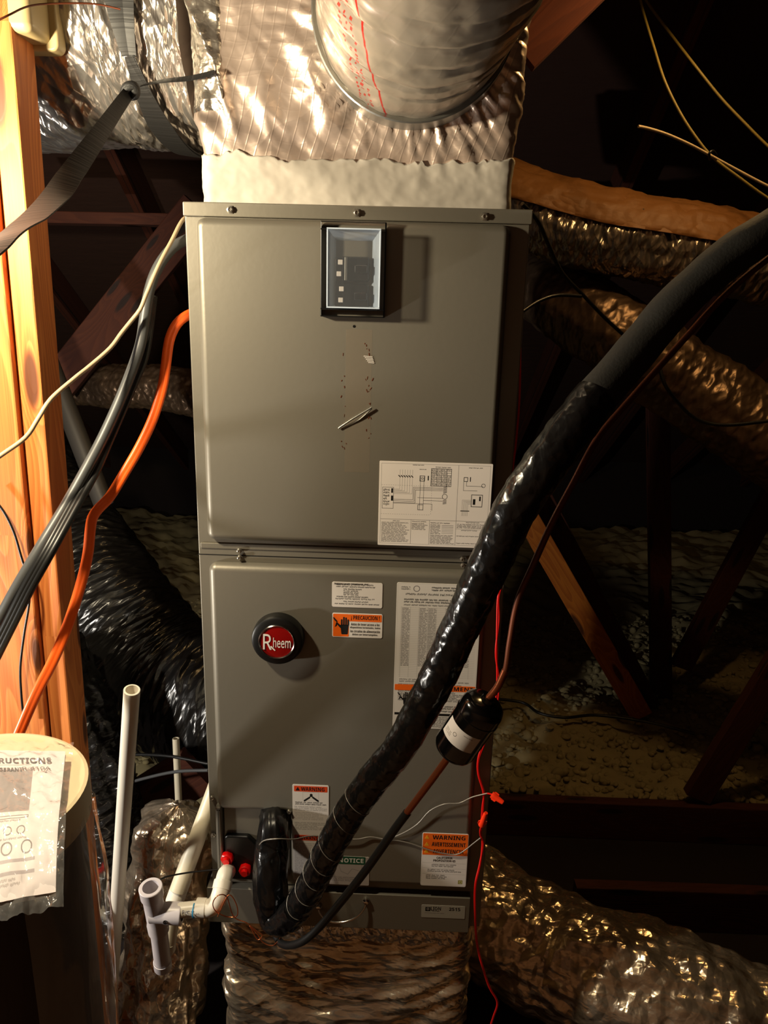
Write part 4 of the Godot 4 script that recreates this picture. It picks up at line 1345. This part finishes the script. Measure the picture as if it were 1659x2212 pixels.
# ---------------------------------------------------------------- cables and wires
func wire(called: String, label: String, cat: String, p: PackedVector3Array, r: float, m: Material, o := {}) -> MeshInstance3D:
	var t := obj(called, sweep(smooth(p, o.get("step", 0.01)), r, o.get("seg", 10), o), m)
	tag(t, label, cat, o.get("group", ""))
	return t
func build_cables() -> void:
	wire("thermostat_cable", "thin white cable running from the unit's top left down past the studs", "cable", route_z([[420, 468, -0.14], [396, 474, -0.10], [370, 522, -0.065], [343, 573, -0.04], [316, 636, -0.025], [303, 668, -0.018], [282, 695, -0.012], [262, 720, 0.0], [238, 752, 0.02], [195, 790, 0.05], [160, 818, 0.08], [110, 862, 0.12], [82, 905, 0.14], [55, 945, 0.15], [0, 985, 0.16], [-80, 1040, 0.18]]), 0.0034, M.white_wire)
	wire("grey_conduit", "smooth grey flexible conduit arching out of the unit's upper left side", "conduit", route_z([[440, 505, -0.12], [402, 518, -0.10], [370, 538, -0.08], [340, 580, -0.06], [322, 630, -0.05], [312, 690, -0.04], [303, 745, -0.03], [280, 812, -0.015], [252, 880, 0.0], [222, 945, 0.02], [190, 1006, 0.05], [142, 1092, 0.09], [90, 1178, 0.135], [40, 1262, 0.16], [-5, 1345, 0.17], [-60, 1450, 0.18]]), 0.0088, M.grey_cable)
	var k := 0
	for lb in ["leftmost black cable of the bundle crossing the studs", "middle black cable of the bundle crossing the studs", "rightmost black cable of the bundle crossing the studs"]:
		var o: float = k * 8.5 - 8.0
		wire("black_cable", lb, "cable", route_z([[330 + o * 0.3, 640, -0.06 - 0.008 * k], [312 + o * 0.5, 760, -0.05], [285 + o * 0.6, 830, -0.03], [232 + o * 0.8, 950, 0.0], [200 + o, 1018, 0.04], [152 + o, 1105, 0.10], [105 + o, 1190, 0.15], [60 + o, 1270, 0.17], [20 + o, 1350, 0.18], [-25 + o, 1440, 0.19]]), 0.0058, M.black_cable, {group = "black cables of the bundle"})
		k += 1
	var sec := PackedVector2Array()
	for i in 25:
		var a := TAU * i / 24.0
		var r := 0.62 + 0.42 * absf(cos(a))
		sec.append(Vector2(r * cos(a) * 1.0, r * sin(a) * 0.78))
	wire("orange_cable", "bright orange flat twin cable hanging left of the unit", "cable", route_z([[430, 672, -0.12], [405, 681, -0.10], [382, 700, -0.09], [366, 735, -0.08], [358, 790, -0.07], [350, 840, -0.06], [330, 905, -0.04], [302, 965, -0.02], [270, 1020, 0.0], [238, 1072, 0.02], [212, 1100, 0.04], [200, 1118, 0.05], [195, 1145, 0.06], [190, 1195, 0.07], [178, 1250, 0.09], [152, 1335, 0.12], [118, 1420, 0.15], [80, 1495, 0.17], [48, 1568, 0.18], [10, 1660, 0.19]]), 0.0082, M.orange_cable, {sec = sec, up = Vector3(0.3, 0.2, 1)})
	wire("thin_black_wire", "thin black wire lying down the front of the studs", "wire", route_z([[-20, 1070, 0.055], [8, 1105, 0.055], [30, 1150, 0.055], [45, 1200, 0.055], [60, 1252, 0.055], [63, 1300, 0.055], [52, 1370, 0.055], [44, 1440, 0.055], [46, 1500, 0.055], [52, 1560, 0.055]]), 0.0021, M.black_cable)
	wire("brown_wire", "thin brown wire crossing the cream plastic box", "wire", route_z([[-20, 52, 0.14], [20, 32, 0.13], [60, 14, 0.08], [110, 8, 0.04], [200, 8, 0.01], [260, 20, 0.0]]), 0.0013, M.copper_dull)
	# wires at the lower left
	wire("sensor_wire", "thin black wire from the open drain tee to the unit", "wire", route_z([[331, 1960, 0.09], [328, 1925, 0.09], [336, 1908, 0.085], [356, 1895, 0.07], [400, 1886, 0.05], [440, 1881, 0.03], [470, 1878, 0.016]]), 0.0017, M.black_cable)
	wire("copper_thread", "loose loops of thin bare copper wire by the drain elbow", "wire", route_z([[470, 1980, 0.11], [493, 1934, 0.10], [510, 1952, 0.10], [512, 1978, 0.10], [490, 1980, 0.10], [466, 1968, 0.11], [460, 1950, 0.12], [472, 1934, 0.12], [490, 1938, 0.11], [505, 1980, 0.10], [534, 1994, 0.10], [556, 2012, 0.10], [567, 2020, 0.10], [557, 2030, 0.10], [545, 2010, 0.10], [540, 2000, 0.10], [556, 2018, 0.10], [569, 2036, 0.10], [590, 2042, 0.10], [606, 2026, 0.09]]), 0.0010, M.copper_bright, {step = 0.003, seg = 6})
	wire("thin_black_wire", "upper thin black wire left of the unit above the small white pipe's middle", "wire", route([[225, 1632, 2.0], [300, 1630, 1.95], [370, 1634, 1.9], [450, 1650, 1.85]]), 0.004, M.black_cable)
	wire("thin_black_wire", "lower thin grey black wire crossing the small white pipe", "wire", route([[250, 1700, 2.0], [310, 1682, 1.95], [380, 1667, 1.9], [450, 1664, 1.85]]), 0.004, M.grey_cable)
	# right side: red low voltage pair, nuts, grey wires
	wire("red_wire", "short length of red wire seen along the unit's right side", "wire", route_z([[1124, 740, -0.06], [1122, 860, -0.06], [1114, 960, -0.06], [1102, 1060, -0.05], [1094, 1180, -0.03], [1085, 1242, -0.01]]), 0.0016, M.red_wire)
	var rw := thing("red_wire_pair", "long red wire pair with two orange wire nuts hanging right of the unit", "wire", onz(1040, 1800, 0.03))
	for q in 2:
		var o: float = q * 4.0
		obj("red_strand", sweep(smooth(route_z([[1098, 1190, 0.0], [1086 + o, 1245, 0.015], [1076 + o * 0.4, 1290, 0.02], [1074 + o, 1340, 0.025], [1073 - o * 0.5, 1410, 0.03], [1074 + o, 1470, 0.03], [1068 + o, 1530, 0.03], [1045 + o, 1600, 0.03], [1033 + o * 0.4, 1640, 0.03], [1033 + o * 0.3, 1672, 0.03], [1044 + o * 0.3, 1712, 0.03], [1044 - o * 0.5, 1745, 0.03], [1038 + o * 0.3, 1800, 0.03], [1044 - o * 0.5, 1822, 0.03], [1036 + o * 0.3, 1868, 0.04], [1026 + o * 0.3, 1915, 0.05], [1026 + o * 0.2, 1975, 0.06], [1030 + o * 0.3, 2040, 0.06], [1044 + o * 0.2, 2095, 0.07], [1058 + o * 0.3, 2135, 0.07], [1074 + o * 0.2, 2165, 0.07], [1066 + o * 0.2, 2195, 0.07], [1056 + o * 0.2, 2225, 0.07]]), 0.008), 0.0018, 8), M.red_wire, rw)
	var n0 := onz(1062, 1716, 0.035)
	var n1 := onz(1087, 1734, 0.045)
	var n2 := onz(1040, 1782, 0.035)
	var n3 := onz(1050, 1756, 0.045)
	for pr in [[n0, n1], [n2, n3]]:
		var q0: Vector3 = pr[0]
		var q1: Vector3 = pr[1]
		var L := q0.distance_to(q1)
		var nut := MB.new()
		lathe_into(nut, [[0, 0], [0.0062, 0.0], [0.0066, 0.003], [0.0060, 0.007], [0.0055, 0.010], [0.0042, L * 0.92], [0.0034, L], [0, L]], 12, aim(q0, q1 - q0))
		for f in [0.0, PI]:
			nut.slab(rrect(0.004, 0.0082, 0.003, 0.012, 0.001, 1), -0.0009, 0.0009, 0.0004, aim(q0, q1 - q0) * Transform3D(Basis(Vector3.UP, f), Vector3.ZERO), 1, true)
		obj("wire_nut", nut.done(), M.wire_nut, rw)
	obj("red_strand", sweep(smooth(PackedVector3Array([onz(1044, 1716, 0.03), onz(1054, 1714, 0.034), n0]), 0.004), 0.0016, 8), M.red_wire, rw)
	obj("red_strand", sweep(smooth(PackedVector3Array([onz(1038, 1806, 0.03), onz(1037, 1795, 0.034), n2]), 0.004), 0.0016, 8), M.red_wire, rw)
	wire("grey_wire", "thin grey wire looping from behind the black pipe to the upper wire nut", "wire", route_z([[556, 1832, 0.06], [570, 1816, 0.084], [600, 1812, 0.095], [635, 1813, 0.07], [668, 1806, 0.04], [700, 1806, 0.03], [765, 1813, 0.025], [800, 1808, 0.022], [835, 1812, 0.022], [870, 1800, 0.024], [902, 1780, 0.024], [928, 1752, 0.026], [960, 1737, 0.03], [992, 1735, 0.03], [1020, 1722, 0.03], [1052, 1714, 0.034]]), 0.0012, M.grey_wire)
	wire("grey_wire", "thin grey wire hanging across the three language warning label", "wire", route_z([[836, 1812, 0.021], [880, 1820, 0.021], [915, 1832, 0.021], [950, 1842, 0.021], [985, 1846, 0.022], [1005, 1836, 0.024], [1020, 1824, 0.028], [1038, 1810, 0.032]]), 0.0011, M.grey_wire)
	# upper right
	wire("yellow_wire", "left one of two slack yellowish wires at upper right", "wire", route([[1375, -40, 1.85], [1388, 20, 1.85], [1412, 100, 1.82], [1436, 175, 1.8], [1470, 245, 1.8], [1506, 300, 1.8], [1540, 340, 1.8], [1596, 383, 1.8], [1659, 428, 1.8], [1760, 490, 1.8]]), 0.0032, M.yellow_wire, {group = "slack yellowish wires"})
	wire("yellow_wire", "right one of two slack yellowish wires at upper right", "wire", route([[1380, -30, 1.95], [1402, 10, 1.95], [1450, 75, 1.93], [1500, 140, 1.9], [1556, 210, 1.9], [1605, 262, 1.9], [1659, 316, 1.9], [1740, 390, 1.9]]), 0.0034, M.yellow_wire, {group = "slack yellowish wires"})
	var wt := thing("white_wire_tail", "stiff white wire end sticking out left from the yellowish wires", "wire", far(1535, 335, 1.79))
	obj("wire_core", sweep(smooth(route([[1379, 273, 1.70], [1402, 278, 1.71], [1440, 290, 1.73], [1490, 312, 1.76], [1535, 336, 1.79], [1590, 366, 1.82], [1659, 402, 1.84], [1740, 440, 1.86]]), 0.01), 0.0034, 8), M.white_wire, wt)
	obj("cable_staple", sweep(smooth(route([[1534, 345, 1.79], [1532, 332, 1.77], [1540, 326, 1.77], [1548, 336, 1.78]]), 0.003), 0.003, 6), M.black_cable, wt)
	wire("thin_black_wire", "thin black wire drooping past the unit's top right corner", "wire", route([[1128, 440, 1.6], [1162, 478, 1.65], [1188, 535, 1.7], [1215, 590, 1.75], [1262, 640, 1.8], [1310, 690, 1.85], [1360, 735, 1.9]]), 0.0045, M.black_cable)
	wire("thin_black_wire", "thin black wire curving in front of the dusty brown duct near the unit", "wire", route([[1130, 672, 1.7], [1165, 650, 1.72], [1205, 638, 1.74], [1255, 640, 1.78]]), 0.004, M.black_cable)
	wire("thin_black_wire", "thin black wire looping under the dusty brown duct at right", "wire", route([[1424, 790, 1.85], [1436, 830, 1.85], [1465, 870, 1.88], [1505, 905, 1.9], [1560, 918, 1.9], [1640, 912, 1.9], [1720, 900, 1.9]]), 0.0045, M.black_cable)
	wire("thin_black_wire", "thin black wire trailing over the loose insulation by the filter drier", "wire", PackedVector3Array([ony(1075, 1510, 0.17), ony(1130, 1518, 0.16), ony(1165, 1540, 0.16), ony(1220, 1550, 0.16), ony(1290, 1545, 0.16), ony(1400, 1560, 0.16), ony(1500, 1585, 0.16)]), 0.006, M.black_cable)

# ---------------------------------------------------------------- white plastic pipes
func tube_between(a: Vector3, b: Vector3, r: float, wall: float, seg := 28) -> ArrayMesh:
	var x := aim(a, b - a)
	var L := a.distance_to(b)
	return lathe([[r - wall, 0.0], [r - 0.0006, 0.0], [r, 0.0006], [r, L - 0.0006], [r - 0.0006, L], [r - wall, L], [r - wall, L - 0.04]], seg, x)
func build_pvc() -> void:
	var a := far(285, 1490, 1.27)
	var c := far(232, 2255, 1.81)
	tag(obj("pvc_pipe", tube_between(c, a, 0.0134, 0.003), M.pvc), "long white plastic pipe leaning up between the drum and the drain tee", "pipe")
	var d := thing("condensate_drain", "white plastic condensate drain with an open topped tee at the unit's lower left", "drain pipe", onz(360, 1965, 0.09))
	# port adapter and angled elbow
	var p0 := onz(491, 1884, 0.03)
	var p1 := onz(486, 1890, 0.060)
	var p2 := onz(476, 1930, 0.085)
	var p3 := onz(462, 1962, 0.095)
	var p4 := onz(380, 1967, 0.10)
	var mb := MB.new()
	sweep_into(mb, smooth(PackedVector3Array([onz(493, 1880, 0.012), p0, p1, p1.lerp(p2, 0.5)]), 0.004), 0.0150, 24)
	obj("hub", mb.done(), M.pvc, d)
	mb = MB.new()
	sweep_into(mb, smooth(PackedVector3Array([p1.lerp(p2, 0.35), p2, p2.lerp(p3, 0.55), p3 + Vector3(-0.006, 0.001, 0), p3 + Vector3(-0.026, 0.0, 0)]), 0.003), 0.0160, 24)
	obj("elbow", mb.done(), M.pvc, d)
	obj("hub", lathe([[0.0150, 0], [0.0172, 0.0008], [0.0176, 0.004], [0.0172, 0.016], [0.0150, 0.0165]], 24, aim(p1.lerp(p2, 0.30), p2 - p1)), M.pvc, d)
	obj("hub", lathe([[0.0140, 0], [0.0170, 0.0008], [0.0172, 0.018], [0.0140, 0.0188]], 24, aim(p3 + Vector3(-0.014, 0, 0), Vector3(-1, 0, 0))), M.pvc, d)
	var hz := obj("horizontal_pipe", tube_between(p3 + Vector3(-0.02, 0, 0), p4 + Vector3(0.0, 0, 0), 0.0134, 0.003), M.pvc, d)
	obj("cyan_line", lathe([[0.0133, 0], [0.0137, 0.0002], [0.0137, 0.0020], [0.0133, 0.0022]], 24, aim(onz(421, 1966, 0.10) + Vector3(0, 0, 0), Vector3(-1, 0, 0))), M.cyan_ink, hz)
	lettering("PVC SCH", p4 + Vector3(0.030, 0.0075, 0.0112), 0.0060, 0.030, M.ink_grey, hz, false, Basis(Vector3.RIGHT, -0.7))
	# tee: side hub, upright hub with open mouth, lower hub
	var tc := onz(334, 1972, 0.10)
	var top := onz(325, 1916, 0.11)
	var low := onz(343, 2010, 0.09)
	obj("tee_side", lathe([[0.0134, 0.0], [0.0195, 0.0006], [0.0200, 0.003], [0.0200, 0.028], [0.0188, 0.034], [0.0188, 0.058], [0, 0.059]], 28, aim(tc + Vector3(0.052, 0.001, 0), Vector3(-1, 0, 0))), M.pvc_grey, d)
	var L := low.distance_to(top)
	obj("tee_upright", lathe([[0.0145, 0.0], [0.0192, 0.0005], [0.0195, 0.02], [0.0180, 0.028], [0.0180, L - 0.030], [0.0208, L - 0.024], [0.0212, L - 0.0012], [0.0202, L], [0.0145, L], [0.0137, L - 0.02], [0.0137, L - 0.05], [0, L - 0.052]], 32, aim(low, top - low)), M.pvc_grey, d)
	var im_at := tc + Vector3(0.026, -0.001, 0.0202)
	obj("maker_mark", lathe([[0.0036, -0.001], [0.0044, -0.001], [0.0044, 0.0004], [0.0036, 0.0004]], 20, aim(im_at, Vector3.BACK)), M.ink, d)
	lettering("R", im_at + Vector3(0, 0, 0.0001), 0.0045, 0.0, M.ink, d)
	obj("lower_pipe", tube_between(onz(352, 2085, 0.06), low + Vector3(0, 0.005, 0), 0.0160, 0.003), M.pvc_grey, d)
	obj("lower_cap", lathe([[0, -0.012], [0.012, -0.010], [0.0172, 0.0], [0.0172, 0.02], [0.0160, 0.0205]], 28, aim(onz(352, 2088, 0.06), low - onz(352, 2085, 0.06))), M.pvc_grey, d)
	# second drain pipe behind the tee
	var e := thing("drain_pipe", "slanting white plastic pipe with a coupling behind the drain tee", "pipe", onz(380, 1930, 0.02))
	obj("pipe", tube_between(onz(384, 1925, 0.03), onz(470, 1690, -0.06), 0.0165, 0.003), M.pvc_aged, e)
	obj("coupling", lathe([[0.0150, 0.0], [0.0172, 0.0005], [0.0176, 0.003], [0.0176, 0.045], [0.0172, 0.048], [0.0150, 0.049]], 28, aim(onz(376, 1950, 0.035), onz(470, 1690, -0.06) - onz(376, 1950, 0.035))), M.pvc, e)
	obj("pipe", tube_between(onz(362, 2050, 0.04), onz(376, 1945, 0.035), 0.0150, 0.003), M.pvc_aged, e)
	obj("end_cap", lathe([[0, -0.008], [0.012, -0.006], [0.0155, 0.002], [0.0155, 0.02], [0.0148, 0.0205]], 24, aim(onz(362, 2052, 0.04), Vector3(0.1, 1, 0))), M.pvc_aged, e)
	tag(obj("pvc_pipe", tube_between(far(386, 1735, 1.93), far(380, 1595, 1.9), 0.0085, 0.002), M.pvc_aged), "short upright white pipe under the curving dark duct, left of the unit", "pipe")
	tag(obj("pvc_pipe", tube_between(far(346, 2205, 1.86), far(356, 2120, 1.9), 0.012, 0.002), M.pvc_aged), "pale pipe near the floor below the drain tee", "pipe")
	# grey sloping flue
	tag(obj("flue_pipe", tube_between(onz(225, 1090, -0.75), onz(70, 690, -0.95), 0.027, 0.003), M.flue_grey), "dull grey sloping pipe behind the cables at left", "pipe")

# ---------------------------------------------------------------- drum with lid and bagged leaflet
func build_drum() -> void:
	var ctr := ony(-60, 1710, 1.095)
	var lidr := 0.147
	var d := thing("fibre_drum", "dark brown drum with a cream lid, wrapped in clear film, lower left", "drum", Vector3(ctr.x, 0, ctr.z))
	var b := Transform3D(Basis(), Vector3(ctr.x, 0, ctr.z))
	obj("drum_body", lathe([[0, 0.0], [0.132, 0.0], [0.134, 0.004], [0.134, 0.03], [0.137, 0.034], [0.137, 0.6], [0.139, 0.605], [0.139, 0.612], [0.137, 0.617], [0.137, 1.07], [0, 1.07]], 64, b), M.fibre_drum, d)
	obj("lid", lathe([[0.1375, 1.045], [0.1475, 1.045], [0.1480, 1.05], [0.1480, 1.088], [0.1465, 1.0935], [0.142, 1.095], [0.138, 1.0935], [0.133, 1.0925], [0, 1.0930]], 72, b), M.lid_plastic, d)
	# clear film hanging down the right side
	var P := PackedVector3Array()
	var UV := PackedVector2Array()
	for r in 60:
		for i in 22:
			var a := lerpf(-0.9, 0.75, i / 21.0)
			var y := lerpf(1.06, 0.12, r / 59.0)
			var rr := 0.1495 + 0.010 * smoothstep(1.06, 0.9, y) + 0.006 * nz.get_noise_2d(a * 4.0, y * 3.0) + 0.0015 * nz.get_noise_2d(a * 30.0, y * 9.0)
			P.append(Vector3(ctr.x + rr * cos(a), y, ctr.z + rr * sin(a)))
			UV.append(Vector2(i / 21.0, y * 2.0))
	var mb := MB.new()
	mb.grid(P, UV, 22, 60, false, false)
	obj("clear_wrap", mb.done(), M.clear_film, d)
	# leaflet in a plastic bag, lying on the lid and overhanging its front
	var y0 := 1.100
	var c00 := ony(-150, 1640, y0)
	var c10 := ony(143, 1637, y0)
	var c01 := ony(-190, 1960, y0)
	var c11 := ony(117, 1895, y0)
	var lf := thing("instruction_leaflet", "white printed instruction leaflet in a clear bag on the cream lid", "leaflet", ony(60, 1780, y0 + 0.0))
	var sheet := func(grow: float, lift: float, droop: float, wr: float, n: int) -> ArrayMesh:
		var Q := PackedVector3Array()
		var W := PackedVector2Array()
		for r in n:
			for i in n:
				var u := lerpf(-grow, 1 + grow, float(i) / (n - 1))
				var v := lerpf(-grow, 1 + grow, float(r) / (n - 1))
				var p := c00.lerp(c10, u).lerp(c01.lerp(c11, u), v)
				p.y = y0 + lift - droop * pow(maxf(v - 0.55, 0.0), 2.0) * 0.6 + wr * nz.get_noise_2d(u * 6.0, v * 6.0) + 0.003 * sin(u * 3.0)
				Q.append(p)
				W.append(Vector2((u + grow) / (1 + 2 * grow), (v + grow) / (1 + 2 * grow)))
		var m := MB.new()
		m.grid(Q, W, n, n, false, false)
		return m.done()
	var im := paper(620, 700, Color(0.90, 0.87, 0.875))
	# print: headline rules, a grey picture block, drawings and lines
	im.fill_rect(Rect2i(250, 96, 220, 3), Color(0.6, 0.57, 0.57))
	im.fill_rect(Rect2i(180, 128, 300, 250), Color(0.60, 0.57, 0.57))
	text_rows(im, 60, 420, 420, 12, 12, Color(0.5, 0.48, 0.48))
	frame(im, 200, 400, 280, 16, 3, Color(0.4, 0.38, 0.38))
	for k in 3:
		disc(im, 330 + k * 60, 470, 20, Color(0.5, 0.48, 0.48), 15)
		disc(im, 300 + k * 90, 540, 26, Color(0.5, 0.48, 0.48), 20)
	im.fill_rect(Rect2i(160, 580, 360, 12), Color(0.66, 0.62, 0.64))
	im.fill_rect(Rect2i(160, 620, 360, 12), Color(0.66, 0.62, 0.64))
	text_rows(im, 160, 500, 340, 12, 12, Color(0.5, 0.48, 0.48))
	text_rows(im, 160, 640, 300, 30, 14, Color(0.6, 0.56, 0.56))
	var pg := obj("page", sheet.call(0.0, 0.010, 0.25, 0.001, 40), print_mat("leaflet_print", im, 0.5), lf)
	# headline laid on the page, along its own top edge
	var ex := (c10 - c00).normalized()
	var ez := (c01 - c00).normalized()
	var bs := Basis(ex, -ez, ex.cross(-ez).normalized())
	var wd := c00.distance_to(c10)
	lettering("INSTRUCTIONS", c00.lerp(c10, 0.618).lerp(c01.lerp(c11, 0.618), 0.105) + Vector3(0, 0.0140, 0), 0.0135, wd * 0.555, M.ink_grey, pg, true, bs)
	lettering("REFRIGERANT", c00.lerp(c10, 0.55).lerp(c01.lerp(c11, 0.55), 0.185) + Vector3(0, 0.0140, 0), 0.0085, wd * 0.28, M.ink_grey, pg, true, bs)
	lettering("R-410A", c00.lerp(c10, 0.80).lerp(c01.lerp(c11, 0.80), 0.185) + Vector3(0, 0.0142, 0), 0.0070, wd * 0.20, M.ink_grey, pg, false, bs)
	obj("page", sheet.call(0.0, 0.004, 0.25, 0.001, 24), M.label_white, lf)
	obj("plastic_bag", sheet.call(0.06, 0.0165, 0.30, 0.007, 60), M.clear_film_wrinkled, lf)

# ---------------------------------------------------------------- roof timbers
func build_framing() -> void:
	var w := 0.089
	var t := 0.038
	beam("brace", "yellow tipped pine brace slanting down to the loose insulation at right", onz(1120, 1085, -1.64), onz(1385, 1545, -1.62), w, t, M.pine_yellow, "roof braces")
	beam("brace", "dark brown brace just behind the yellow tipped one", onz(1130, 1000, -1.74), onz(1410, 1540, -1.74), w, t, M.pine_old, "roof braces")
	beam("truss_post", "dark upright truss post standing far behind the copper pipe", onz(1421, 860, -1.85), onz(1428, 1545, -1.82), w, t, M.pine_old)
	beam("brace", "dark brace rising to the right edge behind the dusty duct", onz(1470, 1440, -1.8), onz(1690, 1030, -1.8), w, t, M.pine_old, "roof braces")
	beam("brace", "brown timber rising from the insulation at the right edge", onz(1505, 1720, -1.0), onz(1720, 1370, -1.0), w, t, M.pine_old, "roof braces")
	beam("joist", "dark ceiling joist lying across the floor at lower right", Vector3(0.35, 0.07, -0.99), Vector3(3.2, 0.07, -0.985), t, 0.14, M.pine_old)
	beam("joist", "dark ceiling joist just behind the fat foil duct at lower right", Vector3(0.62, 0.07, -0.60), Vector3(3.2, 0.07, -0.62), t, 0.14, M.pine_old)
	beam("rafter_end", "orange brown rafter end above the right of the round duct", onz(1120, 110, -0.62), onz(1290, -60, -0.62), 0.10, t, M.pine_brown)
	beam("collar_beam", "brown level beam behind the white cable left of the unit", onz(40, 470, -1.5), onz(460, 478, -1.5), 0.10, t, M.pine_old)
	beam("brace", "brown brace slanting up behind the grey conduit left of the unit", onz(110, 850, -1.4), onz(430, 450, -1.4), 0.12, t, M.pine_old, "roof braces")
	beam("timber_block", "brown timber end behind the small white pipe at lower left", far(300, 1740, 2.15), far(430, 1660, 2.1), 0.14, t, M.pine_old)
